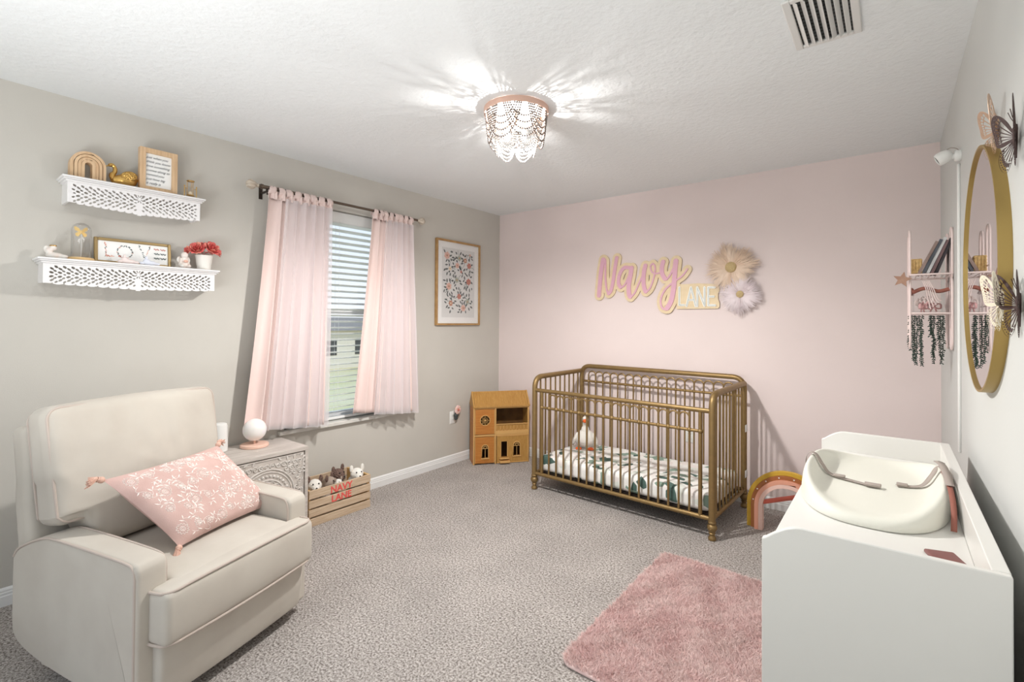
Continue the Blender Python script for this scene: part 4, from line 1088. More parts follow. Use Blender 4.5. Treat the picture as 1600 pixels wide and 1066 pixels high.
b = MB(); b.box(-.012, .004, -fw+.026, fw-.026, .026, fh-.026); pp = b.build('paper', m_paper, fr, smooth=False)
b = None
for i, s_ in enumerate(('just when you', 'think you know', 'love something', 'comes along to', 'remind you', 'just how big', 'it really is')):
    b = text_mb(s_, .0185, shear=.45, ext=.0003, M=MLW(.0044, -fw+.030, fh-.052-.0232*i), mb=b, spacing=.94)
b.build('handwriting', m_ink, pp, smooth=False)
hg = thing('hourglass', 'tiny gold hourglass on a white block at the right end of the upper shelf', 'hourglass', (sx+.008, 1.030, S1Z))
b = MB(); b.rbox(.05, .078, .010, .002, 1, g=1, M=T(0, 0, .005)); b.build('block', m_porc, hg)
b = MB()
for y in (-.030, .030): b.tube([(0, y, .010), (0, y, .070)], .0022, 6); b.ball((0, y, .072), .004, n=6)
b.tube([(0, -.030, .060), (0, -.018, .060)], .0018, 6); b.tube([(0, .030, .060), (0, .018, .060)], .0018, 6)
for z in (.018, .100): b.lathe([(.019, z), (.020, z+.002), (.019, z+.005)], 20)
for k in range(3):
    a = 2*PI*k/3+.5; b.tube([(.017*math.cos(a), .017*math.sin(a), .020), (.017*math.cos(a), .017*math.sin(a), .103)], .0013, 6)
b.build('stand', m_brass, hg)
b = MB(); b.lathe([(.013, .023), (.015, .035), (.012, .050), (.003, .061), (.012, .072), (.015, .086), (.013, .100)], 18); b.build('bulb', m_glass, hg)
b = MB(); b.lathe([(.012, .0235), (.0135, .034), (.006, .043), (.0001, .046)], 16); b.build('sand', m_creami, hg)
# --- lower shelf
def cherub(t, m1, seat=True, s=1.0):
    E_ = [(0, 0, .022, .022, .028, .022), (.0, 0, .045, .014, .016, .020), (.004, 0, .072, .017, .017, .018), (.016, -.016, .014, .020, .010, .010), (.016, .016, .014, .020, .010, .010), (.010, -.018, .042, .006, .006, .016), (.010, .018, .042, .006, .006, .016)]
    blob('body', [tuple(v*s for v in e) for e in E_], m1, t, vox=.0028, sm=3)
ch_ = thing('cherub_figurine', 'white porcelain reclining cherub at the left end of the lower shelf', 'figurine', (sx+.01, .464, S2Z))
blob('body', [(0, .0, .016, .018, .034, .015), (0, -.020, .034, .014, .014, .018), (.002, -.006, .052, .014, .014, .013), (.004, .030, .014, .010, .020, .009), (-.006, -.028, .045, .006, .012, .018)], m_porc, ch_, vox=.0028, sm=3)
b = MB(); b.tube([(.002+.010*math.cos(a), -.006+.011*math.sin(a), .062) for a in [2*PI*i/12 for i in range(12)]], .003, 6, closed=True); b.build('wreath', m_brass, ch_)
dm = thing('glass_dome', 'glass cloche holding a gold butterfly on the lower wall shelf', 'ornament', (sx+.004, .561, S2Z))
b = MB(); b.lathe([(.048, 0), (.051, .003), (.051, .011), (.048, .015), (.0001, .015)], 36); b.build('base', mat('pale_beech', (226, 190, 136), .5), dm)
prof = [(.0385, .015), (.0385, .150)]+[(.0385*math.cos(a), .150+.0385*math.sin(a)) for a in [PI/2*i/8 for i in range(1, 9)]]
b = MB(); b.lathe(prof, 32, cap=False); o = b.build('cloche', m_glass, dm, solid=.002)
b = MB(); b.tube([(0, 0, .015), (0, 0, .145)], .0011, 6); b.build('rod', m_plastic, dm)
b = MB(); MMr = MLW(0, 0, .146)
for s_ in (-1, 1):
    b.prism([(s_*x, y) for x, y in ((.001, .0), (.010, .016), (.024, .026), (.030, .020), (.026, .006), (.012, -.002))], -.001, .001, M=MMr @ RYm(s_*.5))
    b.prism([(s_*x, y) for x, y in ((.001, -.001), (.014, -.004), (.024, -.010), (.022, -.022), (.012, -.026), (.003, -.012))], -.001, .001, M=MMr @ RYm(s_*.4))
b.ball((.002, 0, .144), .002, .002, .012, n=6)
b.build('butterfly', mat('gold_leaf', (232, 196, 120), .4, .3), dm, smooth=False)
lf = thing('love_frame', 'bronze framed floral love print leaning on the lower wall shelf', 'picture frame', (LX+.045, .783, S2Z), rot=(0, math.radians(-6), 0))
b = MB(); lw_, lh = .167, .134
for a in ((-lw_, -lw_+.015, 0, lh), (lw_-.015, lw_, 0, lh), (-lw_+.015, lw_-.015, 0, .015), (-lw_+.015, lw_-.015, lh-.015, lh)): b.box(-.008, .010, a[0], a[1], a[2], a[3])
b.build('frame', m_frame2, lf, bevel=.003)
b = MB(); b.box(-.004, .003, -lw_+.015, lw_-.015, .015, lh-.015)
def flecks(P, n, sz, seed, cols=(1, 2, 3)):
    rr = random.Random(seed); Q = spl([(x, y, 0) for x, y in P], 8) if len(P) > 2 else [Vector((P[0][0]+(P[1][0]-P[0][0])*i/8, P[0][1]+(P[1][1]-P[0][1])*i/8, 0)) for i in range(9)]
    for k in range(n):
        q = Q[int(k/(n-1)*(len(Q)-1))] if n > 1 else Q[0]
        b.prism(leaf(q.x+rr.uniform(-.0025, .0025), q.y+rr.uniform(-.0025, .0025), sz*rr.uniform(.8, 1.3), sz*.5, rr.uniform(0, 6.28), 3), .003, .0034+.0001*(k % 3), M=ID @ MLW(0, 0, 0), mi=rr.choice(cols))
flecks([(-.122, .108), (-.120, .080), (-.121, .040)], 16, .008, 1, (1, 2, 4)); flecks([(-.120, .040), (-.090, .040)], 10, .010, 2, (1, 2))
cq = [(-.040+.032*math.cos(a), .068+.032*math.sin(a)) for a in [2*PI*i/16 for i in range(17)]]
flecks(cq, 40, .008, 3, (2, 3, 4)); flecks([(-.064, .046), (-.05, .036)], 6, .011, 4, (1,))
flecks([(.022, .108), (.036, .075), (.046, .040)], 13, .008, 5, (3, 4)); flecks([(.070, .108), (.058, .075), (.047, .040)], 13, .008, 6, (2, 3))
for j, z in enumerate((.098, .073, .048)):
    for w_ in range(2):
        y0 = .088+w_*.030; P = [(y0+.025*i/14, z+.0038*math.sin(i*2.2+j)+.002*math.sin(i*.9+w_)) for i in range(15)]; b.stroke(P, .0009, .003, .0036, M=MLW(0, 0, 0), mi=1 if (j == 0) else 3)
b.build('print', [m_paper, m_terra, m_peach, m_leafd, m_ventd], lf, smooth=False)
def bunny(label, y, m1):
    t = thing('bunny_figurine', label, 'figurine', (sx+.036, y, S2Z), group='small porcelain figurines on the lower shelf')
    blob('body', [(0, 0, .013, .014, .034, .013), (0, -.014, .024, .011, .016, .012), (.002, -.036, .011, .008, .012, .008), (0, .034, .011, .008, .014, .008)], m1, t, vox=.003, sm=3)
    for s_ in (-1, 1): blob('ear', [(s_*.006, -.016, .038, .003, .006, .011)], m1, t, vox=.002, sm=1)
bunny('blush porcelain figurine in front of the left half of the love print', .742, m_porcp)
bunny('bluish white porcelain figurine in front of the right half of the love print', .835, m_porcb)
an_ = thing('angel_figurine', 'white seated angel figurine beside the ribbed rose pot', 'figurine', (sx+.02, 1.000, S2Z)); cherub(an_, m_porc, s=1.05)
for s_ in (-1, 1): blob('wing', [(-.012, s_*.020, .050, .005, .014, .020)], m_porc, an_, vox=.003, sm=2)
blob('bouquet', [(.026, .0, .040, .010, .012, .008)], m_peach, an_, vox=.003, sm=1)
pt = thing('rose_pot', 'ribbed white ceramic pot of coral silk roses on the lower shelf', 'flower pot', (sx+.006, 1.104, S2Z))
pr_ = [(.030, 0)]
for i in range(9): z = .006+.0088*i; pr_ += [(.034+.0010*i, z), (.0355+.0010*i, z+.0045)]
pr_ += [(.0445, .086), (.041, .086), (.038, .074), (.0001, .074)]
b = MB(); b.lathe(pr_, 36); b.build('pot', m_pot, pt, angle=60)
def rose(par, c, R, seed, up=(0, 0, 1)):
    rr = random.Random(seed); q = Vector((0, 0, 1)).rotation_difference(Vector(up)).to_matrix().to_4x4(); q.translation = c
    b = MB()
    for layer, (n_, r0, h, open_) in enumerate(((4, .16, .78, .03), (5, .34, .80, .10), (6, .56, .74, .22), (7, .78, .60, .48))):
        for k in range(n_):
            a0 = 2*PI*k/n_+layer*.5+rr.uniform(-.1, .1); V = []; m_ = 6
            for j in range(m_+1):
                v = j/m_
                for i in range(m_+1):
                    u = i/m_*2-1; w = (.62 if layer else .8)*math.sin(PI*(.25+.62*v))
                    a = a0+u*w*1.0; rad = R*(r0*(.35+.65*v)+open_*.35*v*v+.05*u*u*v+rr.uniform(-.01, .01)); z = R*(h*v*1.4-.22*open_*v**3*1.6-.12*u*u*v)-R*.25
                    V.append((rad*math.cos(a), rad*math.sin(a), z))
            Fc = [(j*(m_+1)+i, j*(m_+1)+i+1, (j+1)*(m_+1)+i+1, (j+1)*(m_+1)+i) for j in range(m_) for i in range(m_)]
            b.add(V, Fc, q, mi=1 if layer in (2, 3) and k % 2 else 0)
    return b.build('rose', [m_coral, m_coral2], par, angle=80, solid=.0008, recalc=False)
rose(pt, (.020, .030, .122), .050, 1, (.75, .25, .6)); rose(pt, (.014, -.040, .116), .044, 2, (.7, -.45, .5)); rose(pt, (-.014, -.004, .132), .040, 3, (.2, -.1, 1)); rose(pt, (.0, .070, .108), .026, 4, (.4, .8, .3)); rose(pt, (.0, -.078, .108), .026, 5, (.4, -.9, .2))
b = MB()
for k in range(9):
    a = 2*PI*k/9; d = Vector((math.cos(a), math.sin(a), .3)).normalized(); P = Vector((0, 0, .09))
    V = [(P+d*(.03+.045*t)+Vector((-d.y, d.x, 0))*s_*.014*math.sin(PI*t)+Vector((0, 0, -.010*t*t))) for t in (0, .25, .5, .75, 1) for s_ in (-1, 1)]
    b.add(V, [(2*i, 2*i+1, 2*i+3, 2*i+2) for i in range(4)], mi=0)
b.build('loose_petals', [m_coral], pt, solid=.001, recalc=False)

# ------------------------------------------------------------------ ceiling light
cl = thing('ceiling_light', 'round beaded flush ceiling light with lit bulbs in the middle of the ceiling', 'ceiling light', (LAMP.x, LAMP.y, H))
RR = .166; zr = -.018
b = MB(); b.lathe([(.158, 0), (.158, -.006), (.152, -.010), (.0001, -.010)], 48); b.build('canopy', m_white, cl)
b = MB(); b.lathe([(RR-.004, zr-.013), (RR+.002, zr-.013), (RR+.003, zr+.015), (RR-.004, zr+.015), (RR-.004, zr-.013)], 56, cap=False); b.build('ring', m_ring, cl, angle=50)
b = MB()
for k in range(3): a = 2*PI*k/3+.3; b.tube([(.13*math.cos(a), .13*math.sin(a), -.009), ((RR-.002)*math.cos(a), (RR-.002)*math.sin(a), zr+.008)], .0018, 6)
b.tube([(0, 0, -.012), (0, 0, -.10)], .006, 8); b.tube([(.035, 0, -.10), (-.035, 0, -.10)], .005, 8); b.tube([(0, .035, -.10), (0, -.035, -.10)], .005, 8)
b.build('stem', m_ring, cl)
mbulb = mat('lit_bulb', (255, 246, 232), .4, emit=3)
for k in range(3):
    a = 2*PI*k/3+1.3; b = MB(); b.lathe([(.008, -.095), (.009, -.112), (.016, -.126), (.017, -.140), (.010, -.154), (.0001, -.158)], 14, M=T(.048*math.cos(a), .048*math.sin(a), 0)); ob_ = b.build('bulb', mbulb, cl)
def bead_strand(P, r, m_, name='bead_strand'):
    # beads strung along the path
    tot = 0; Q = spl(P, 12); seg = [(Q[i+1]-Q[i]).length for i in range(len(Q)-1)]; L = sum(seg); n_ = max(3, int(L/(r*2.08)))
    b = MB(); k = 0; acc = 0
    ico = bmesh.new(); bmesh.ops.create_icosphere(ico, subdivisions=1, radius=r); V0 = [v.co.copy() for v in ico.verts]; F0 = [tuple(v.index for v in f.verts) for f in ico.faces]; ico.free()
    for i in range(n_+1):
        d = L*i/n_
        while k < len(seg)-1 and acc+seg[k] < d: acc += seg[k]; k += 1
        t = (d-acc)/seg[k] if seg[k] else 0; c = Q[k].lerp(Q[k+1], min(1, t)); b.add([v+c for v in V0], F0)
    return b.build(name, m_, cl, angle=80, recalc=False)
NA = 8
for k in range(NA):
    a0 = 2*PI*k/NA+.25
    for j in range(4):
        sp0 = a0+j*.062; sp1 = a0+1.365-j*.062; dep = .165-.034*j
        P = []
        for i in range(9):
            u = i/8; a = sp0+(sp1-sp0)*u; s_ = 1-(2*u-1)**2; rad = RR-.004-.022*s_**.8; P.append((rad*math.cos(a), rad*math.sin(a), zr-.006-dep*s_**.62))
        bead_strand(P, .0056, m_bead)
for k in range(6):
    a0 = 2*PI*k/6+.2
    for j in range(4):
        P = []
        for i in range(9):
            u = i/8; a = a0+j*.04+(2*PI/6-j*.08)*u; s_ = 1-(2*u-1)**2; rad = .124-.030*s_; P.append((rad*math.cos(a), rad*math.sin(a), zr-.150-(.080-.020*j)*s_**.7))
        bead_strand(P, .0052, m_beadw)
b = MB(); b.tube([(.122*math.cos(a), .122*math.sin(a), zr-.150) for a in [2*PI*i/40 for i in range(40)]], .0015, 6, closed=True)
for k in range(8):
    a = 2*PI*k/8; b.tube([((RR-.003)*math.cos(a), (RR-.003)*math.sin(a), zr-.01), (.122*math.cos(a), .122*math.sin(a), zr-.150)], .0009, 5)
b.build('lower_ring', m_beadw, cl)

# ceiling register
vt = thing('ceiling_vent', 'white slotted ceiling air register near the right wall', 'vent', (-.192, 2.05, H))
b = MB(); vw, vl = .108, .182
b.box(-vw, -vw+.026, -vl, vl, -.010, 0); b.box(vw-.026, vw, -vl, vl, -.010, 0); b.box(-vw+.026, vw-.026, -vl, -vl+.024, -.010, 0); b.box(-vw+.026, vw-.026, vl-.024, vl, -.010, 0)
b.build('frame', m_vent, vt, bevel=.004)
b = MB()
n_ = 7
for k in range(n_):
    x = -vw+.028+(2*vw-.056)*(k+.5)/n_; b.box(-.0085, .0085, -vl+.022, vl-.022, -.001, .001, M=T(x, 0, -.010) @ RYm(math.radians(38 if k < 4 else -38)))
b.build('slats', m_vent, vt, smooth=False)
b = MB(); b.box(-vw+.024, vw-.024, -vl+.022, vl-.022, -.002, -.0005); 
for k in range(14): y = -vl+.03+.0245*k; b.box(-vw+.024, vw-.024, y, y+.004, -.004, -.002, mi=1)
b.build('duct', [m_ventd, m_black], vt, smooth=False)

# ------------------------------------------------------------------ dresser
DX0, DX1, DY0, DY1 = -.247, .178, 1.292, 2.575
dz_s, dz_r = .775, .860
ds = thing('changing_dresser', 'white changing table dresser with raised tray rims against the right wall', 'dresser', ((DX0+DX1)/2, (DY0+DY1)/2, 0))
cx = (DX0+DX1)/2; cy = (DY0+DY1)/2; hx = (DX1-DX0)/2; hy = (DY1-DY0)/2; th = .018
def endp(y0):
    o = [(-hx, .0), (hx, .0), (hx, dz_r), (-hx+.085, dz_r), (-hx+.07, dz_r-.002), (-hx+.05, dz_r-.010), (-hx+.028, dz_r-.024), (-hx+.008, dz_r-.040), (-hx, dz_r-.043)]
    b = MB(); b.prism(o, -th/2, th/2, M=axes((1, 0, 0), (0, 0, 1), (0, -1, 0), (0, y0, 0))); return b.build('end_panel', m_white, ds, bevel=.003, angle=25)
endp(-hy+th/2); endp(hy-th/2)
b = MB(); b.box(-hx, hx-.028, -hy+th, hy-th, dz_s-.020, dz_s); b.build('top', m_white, ds, bevel=.002)
b = MB(); b.box(hx-.028, hx, -hy+th, hy-th, .06, dz_r); b.build('back_rim', m_white, ds, bevel=.002)
b = MB(); b.box(-hx+.022, hx-.028, -hy+th, hy-th, .05, dz_s-.022); b.build('carcass', m_white, ds, smooth=False)
kn = None
for r in range(3):
    for c in range(2):
        z0 = .07+r*.228; y0 = -hy+th+.004+c*(hy-th); b = MB(); b.box(-hx+.002, -hx+.021, y0, y0+hy-th-.008, z0, z0+.222); dw = b.build('drawer', m_white, ds, bevel=.002)
        b = MB(); b.lathe([(.006, 0), (.006, .012), (.015, .018), (.015, .026), (.0001, .029)], 16, M=T(-hx+.002, y0+(hy-th)/2, z0+.11) @ RYm(-PI/2)); b.build('knob', m_brass, dw)
# changing pad
cp = thing('changing_pad', 'cream contoured peanut changing pad with strap lying on the white dresser', 'changing pad', (-.0495, 2.03, dz_s), -.02)
PX, PY = .193, .392
def sup(a, n=2.9):
    c, s_ = math.cos(a), math.sin(a); k = (abs(c)**n+abs(s_)**n)**(-1/n); return k*c, k*s_
V = []; Fc = []; NA_ = 72
rings = [(.97, 0, 0), (1.0, .008, 0), (1.0, .30, 0), (.985, .65, 0), (.965, .88, 0), (.935, .99, 0), (.90, 1.0, 0), (.865, .88, 1), (.82, .58, 1), (.76, .28, 1), (.67, .09, 1), (.5, .02, 1), (.25, 0, 1)]
for ri, (s_, hfrac, inn) in enumerate(rings):
    for k in range(NA_):
        a = 2*PI*k/NA_; x, y = sup(a, 2.6)
        side = abs(x)**2.2; rim = .026+.058*side*(1-.25*abs(y)**3)
        waist = 1-.035*math.cos(PI*y)*(abs(x) > .3)*0
        sx_ = s_ if not inn else s_; bt = .016
        z = (rim*hfrac) if not inn else bt+(rim-bt)*hfrac
        px = PX*x*sx_*waist; py = PY*y*(s_ if s_ > .9 else (s_+(.9-s_)*.0))
        V.append((px, py, z))
for i in range(len(rings)-1):
    for k in range(NA_): Fc.append((i*NA_+k, i*NA_+(k+1) % NA_, (i+1)*NA_+(k+1) % NA_, (i+1)*NA_+k))
Fc.append(tuple(range(NA_))[::-1]); Fc.append(tuple((len(rings)-1)*NA_+k for k in range(NA_)))
b = MB(); b.add(V, Fc); o = b.build('pad', m_mat, cp, angle=80); sbm = o.modifiers.new('sub', 'SUBSURF'); sbm.levels = 1; sbm.render_levels = 1
def strap(P, w, m_, name, t=.0012, par=cp):
    Q = spl(P, 6); V = []; n_ = len(Q)
    for i in range(n_):
        d = (Q[min(n_-1, i+1)]-Q[max(0, i-1)]).normalized(); s2 = Vector((-d.y, d.x, 0)); s2 = s2.normalized() if s2.length > .01 else Vector((0, 1, 0))
        V += [Q[i]+s2*w, Q[i]-s2*w]
    b = MB(); b.add(V, [(2*i, 2*i+1, 2*i+3, 2*i+2) for i in range(n_-1)]); return b.build(name, m_, par, angle=80, solid=t, recalc=False)
s1_ = strap([(-.197, .02, .035), (-.196, .02, .070), (-.183, .02, .091), (-.165, .018, .086), (-.145, .012, .055), (-.120, .005, .028), (-.06, -.01, .022), (.0, -.03, .021)], .010, m_strap, 'strap')
b = MB(); b.rbox(.035, .024, .007, .003, 2, g=1, M=T(-.095, 0, .028)); b.build('buckle', m_strap, s1_); b = MB(); b.rbox(.045, .028, .008, .003, 2, g=1, M=T(.0, -.03, .025)); b.build('buckle', m_strap, s1_)
s2_ = strap([(.060, .03, .021), (.085, .035, .022), (.125, .04, .032), (.150, .05, .068), (.165, .055, .098), (.178, .045, .096), (.184, .02, .088), (.186, -.04, .086)], .011, m_strap, 'strap')
b = MB(); b.rbox(.030, .024, .007, .003, 2, g=1, M=T(.075, .033, .026)); b.build('buckle', m_strap, s2_)
strap([(.176, .02, .092), (.182, -.08, .090), (.186, -.17, .074), (.187, -.235, .045), (.184, -.29, .008)], .0065, m_strapr, 'strap')
strap([(.176, .10, .100), (.166, .12, .100), (.176, .05, .104), (.182, -.05, .096), (.185, -.13, .088)], .010, m_strap, 'strap')
ph_ = MB(); ph_.rbox(.060, .080, .010, .0045, 3, g=2); po = ph_.build('phone_case', m_phone, loc=(.100, 1.530, dz_s+.0051), rot=(0, 0, .30)); tag(po, 'mauve rounded case lying flat near the dresser tray corner', 'phone')

# ------------------------------------------------------------------ mirror
mr_ = thing('wall_mirror', 'large round gold framed mirror on the right wall', 'mirror', (RX, 2.062, 1.500))
Mm = RYm(-PI/2); MRad = .374
b = MB(); b.lathe([(MRad, 0.0), (MRad, .027), (MRad-.007, .027), (MRad-.007, .018), (MRad-.02, .018), (MRad-.02, 0)], 128, M=Mm, cap=False); b.build('frame', m_goldm, mr_, angle=40)
b = MB(); b.lathe([(MRad-.012, .006), (MRad-.0072, .0205), (.0001, .0205)], 128, M=Mm, cap=True); b.build('mirror_glass', m_mirror, mr_, smooth=False)

# butterflies: pierced paper wings standing out from the wall
FW = [(.002, -.004), (.012, .020), (.030, .046), (.052, .066), (.070, .074), (.080, .066), (.078, .046), (.070, .024), (.066, .008), (.058, -.004), (.040, -.008), (.020, -.006)]
HW = [(.002, -.006), (.022, -.010), (.044, -.014), (.054, -.026), (.054, -.044), (.044, -.062), (.030, -.068), (.020, -.058), (.010, -.036), (.003, -.018)]
FW = [(p.x, p.y) for p in spl([(a, c, 0) for a, c in FW], 3, True)]; HW = [(p.x, p.y) for p in spl([(a, c, 0) for a, c in HW], 3, True)]
def wing_cells(out, a0, a1, n):
    """openings between the veins that fan out from the wing root"""
    def rad(a):
        best = 0; d = Vector((math.cos(a), math.sin(a)))
        for i in range(len(out)):
            p, q = Vector(out[i]), Vector(out[(i+1) % len(out)]); ed = q-p; den = d.x*ed.y-d.y*ed.x
            if abs(den) < 1e-12: continue
            t = (p.x*ed.y-p.y*ed.x)/den; u = (p.x*d.y-p.y*d.x)/den
            if 0 <= u <= 1 and t > best: best = t
        return best
    hs_ = []; st_a = (a1-a0)/n
    def cell(b0, b1, f0, f1, vein):
        mid = (b0+b1)/2; Rm = rad(mid); P = []
        for f, sgn in ((f0, -1), (.5*(f0+f1), -1), (f1, -1), (f1+.02, 0), (f1, 1), (.5*(f0+f1), 1), (f0, 1), (f0-.03, 0)):
            r = Rm*f; ha = max(.0004, (b1-b0)/2*r-vein*(1 if f < f1 else 1.25)); off = sgn*ha; P.append((r*math.cos(mid)-off*math.sin(mid), r*math.sin(mid)+off*math.cos(mid)))
        hs_.append(P)
    for k in range(n):
        b0 = a0+st_a*k; b1 = b0+st_a
        cell(b0, b1, .17, .68, .0009)
        m2 = (b0+b1)/2
        for c0, c1 in ((b0, m2), (m2, b1)):
            cell(c0, c1, .735, .83, .0008); R_ = rad((c0+c1)/2); mm = (c0+c1)/2
            hs_.append([(R_*.915*math.cos(mm)+.0015*math.cos(t), R_*.915*math.sin(mm)+.0015*math.sin(t)) for t in [2*PI*i/6 for i in range(6)]])
    return hs_
HF_ = wing_cells(FW, math.radians(1), math.radians(49), 5); HH_ = wing_cells(HW, math.radians(-74), math.radians(-20), 5)
def butterfly(label, loc, m_, s, angA, angB, tilt=0):
    """body along z; wings swing out from the body line by angles measured from the wall normal (-x)"""
    t = thing('paper_butterfly', label, 'wall decoration', loc, group='paper butterflies by the mirror')
    for ang in (angA, angB):
        d = Vector((-math.cos(ang), math.sin(ang), 0)); up = Vector((0, 0, 1)); nn = d.cross(up)
        M = axes(d*s, (up*math.cos(tilt)+nn*0)*s, nn*s)
        b = MB(); b.prism(FW, -.0004, .0004, holes=HF_, M=M); b.prism(HW, -.0004, .0004, holes=HH_, M=M); b.build('wing', m_, t, smooth=False)
    b = MB(); b.tube([(0, 0, -.045*s), (-.002, 0, -.01*s), (-.002, 0, .02*s), (0, 0, .028*s)], [.001, .004*s, .0045*s, .002], 8)
    for sy in (-1, 1): b.tube([(0, 0, .026*s), (-.008, sy*.008, .045*s), (-.012, sy*.014, .06*s)], .0008, 5)
    b.build('body', m_, t)
    return t
butterfly('dark brown pierced paper butterfly above the mirror, nearest the ceiling', (RX-.006, 1.60, 1.768), m_bf1, 1.08, math.radians(68), math.radians(-78))
butterfly('rose gold pierced butterfly over the top of the mirror frame, behind the upper brown one', (RX-.004, 1.86, 1.868), m_bf2, 1.08, math.radians(68), math.radians(-70))
butterfly('dark brown pierced paper butterfly halfway up, at the right edge of the mirror', (RX-.006, 1.57, 1.375), m_bf1, 1.05, math.radians(66), math.radians(-78))
butterfly('cream pierced paper butterfly overlapping the mirror glass, behind the lower brown one', (.212, 1.655, 1.385), m_bf3, 1.0, math.radians(66), math.radians(-70))

# ------------------------------------------------------------------ wire wall organiser
wsY0, wsY1 = 3.10, 3.42; bx = RX; fx_ = .072
wsf = thing('wire_shelf', 'pink wire two tier wall shelf on the right wall near the corner', 'wire shelf', (RX, (wsY0+wsY1)/2, 1.4))
b = MB(); t_ = .0048
def P_(x, y, z): return (x-RX, y-(wsY0+wsY1)/2, z-1.4)
def hoop(x, z0, z1, yA, yB):                        # tall rounded hoop in a plane parallel to the wall
    r = (yB-yA)/2; yc = (yA+yB)/2; pts = [P_(x, yA, z0+r)]+[P_(x, yc-r*math.cos(a), z1-r+r*math.sin(a)) for a in [PI*i/10 for i in range(11)]]+[P_(x, yB, z0+r)]+[P_(x, yc+r*math.cos(a), z0+r-r*math.sin(a)) for a in [PI*i/10 for i in range(1, 10)]]
    b.tube(pts, t_, 8, closed=True)
for x in (RX-.007, fx_):
    hoop(x, 1.55, 1.80, wsY0, wsY0+.10); hoop(x, 1.21, 1.56, wsY0, wsY0+.10)
    hoop(x, 1.55, 1.80, wsY1-.10, wsY1); hoop(x, 1.21, 1.56, wsY1-.10, wsY1)
for z in (1.575, 1.385):
    b.tube([P_(fx_, wsY0, z), P_(RX-.007, wsY0, z), P_(RX-.007, wsY1, z), P_(fx_, wsY1, z)], .0045, 8, closed=True)
    for k in range(1, 6): x = fx_+(RX-.007-fx_)*k/6; b.tube([P_(x, wsY0, z), P_(x, wsY1, z)], .002, 6)
    b.tube([P_(fx_, wsY0, z+.035), P_(fx_, wsY1, z+.035)], .0035, 8)
b.build('wire_frame', m_wire, wsf, angle=80)
bkL = ['taupe book, leftmost of those leaning on the wire shelf', 'slate book second from the left on the wire shelf', 'white covered book, third from left among the wire shelf books', 'mauve book second from the wall on the wire shelf', 'dark book nearest the wall on the wire shelf']
for i in range(5):
    b = MB(); ht = .170+.008*(i % 3); tk = .013; b.box(-tk/2, tk/2, -.09, .09, 0, ht); b_root = thing('book', bkL[i], 'book', (.108+.0165*i, 3.245+.004*i, 1.585), group='books on the wire shelf', rot=(0, math.radians(24-1.3*i), 0))
    b.build('cover', m_book[i], b_root, bevel=.001)
    b = MB(); b.box(-tk/2+.002, tk/2-.002, -.086, .0905, .003, ht+.0005); b.build('pages', m_paper, b_root, smooth=False)
wb_ = MB()
wb_.rbox(.045, .06, .075, .004, 2, g=2)
for k in range(5): wb_.tube([(-.0235, -.031, -.03+.015*k), (.0235, -.031, -.03+.015*k)], .002, 5)
for k in range(4): wb_.tube([(-.018+.012*k, -.032, -.034), (-.018+.012*k, -.032, .034)], .002, 5)
tag(wb_.build('wicker_box', m_tube, loc=(.098, 3.19, 1.622), bevel=0), 'small woven straw box in front of the leaning books', 'box')
cb_ = thing('clear_bin', 'clear acrylic bin of pink hair bows on the lower wire shelf tier', 'bin', (.148, 3.26, 1.392))
b = MB(); b.box(-.062, .062, -.11, .11, 0, .003); b.box(-.062, -.059, -.11, .11, .003, .11); b.box(.059, .062, -.11, .11, .003, .11); b.box(-.059, .059, -.11, -.107, .003, .11); b.box(-.059, .059, .107, .11, .003, .11); b.build('bin', m_glass, cb_, smooth=False)
rnd = random.Random(12)
for k in range(7):
    t = thing('hair_bow', 'pink or white ribbon hair bow heaped inside the clear bin', 'hair bow', (.148+rnd.uniform(-.03, .03), 3.18+.026*k, 1.43+rnd.uniform(-.01, .035)), rnd.uniform(0, 3), group='hair bows in the clear bin')
    b = MB()
    for s_ in (-1, 1):
        b.tube(spl([(0, 0, 0), (s_*.018, 0, .014), (s_*.032, 0, .009), (s_*.031, 0, -.009), (s_*.016, 0, -.010), (0, 0, 0)], 4), .0058, 8, flat=.6)
    b.ball((0, 0, 0), .006, n=6); b.build('loop', m_pinkbow if k % 2 else m_porcp, t)
    b = MB()
    for s_ in (-1, 1): b.tube([(0, 0, 0), (s_*.010, .004, -.014), (s_*.016, .004, -.028)], .0035, 5)
    b.build('tail', m_pinkbow, t)
hb = MB(); hb.tube(spl([(-.066, -.135, .06), (-.069, -.10, .075), (-.068, 0, .072), (-.068, .10, .060)], 6), .009, 8); hb.tube(spl([(-.066, -.135, .058), (-.020, -.135, .078), (.03, -.135, .062), (.070, -.135, .072)], 6), .009, 8)
tag(hb.build('headband', m_strapr, loc=(.148, 3.26, 1.43), angle=60), 'dark rust knotted headband draped across the front of the clear bin', 'headband')
bd = MB()
for k in range(5): bd.tube(spl([(.0+.006*k, 0, .07), (.012+.007*k, -.004, .03), (.020+.009*k, -.004, -.02), (.03+.010*k, -.004, -.07+.01*k)], 5), .0022, 6)
tag(bd.build('cord_necklace', m_wire, loc=(.120, 3.115, 1.475), angle=60), 'pink beaded cords hanging down over the clear bin', 'necklace')
st = MB(); sp_ = []
for k in range(10): a = PI/2+2*PI*k/10; r = .040 if k % 2 == 0 else .018; sp_.append((r*math.cos(a), r*math.sin(a)))
st.prism(sp_, -.004, .004, M=RZ(0) @ axes((1, 0, 0), (0, 0, 1), (0, -1, 0)))
tag(st.build('wooden_star', mat('star_brown', (178, 140, 118), .5, rgb2=(160, 120, 100), vscale=40), loc=(.042, 3.095, 1.553), rot=(0, .2, 0), bevel=.001), 'brown wooden star hung on the outer corner of the wire shelf', 'ornament')
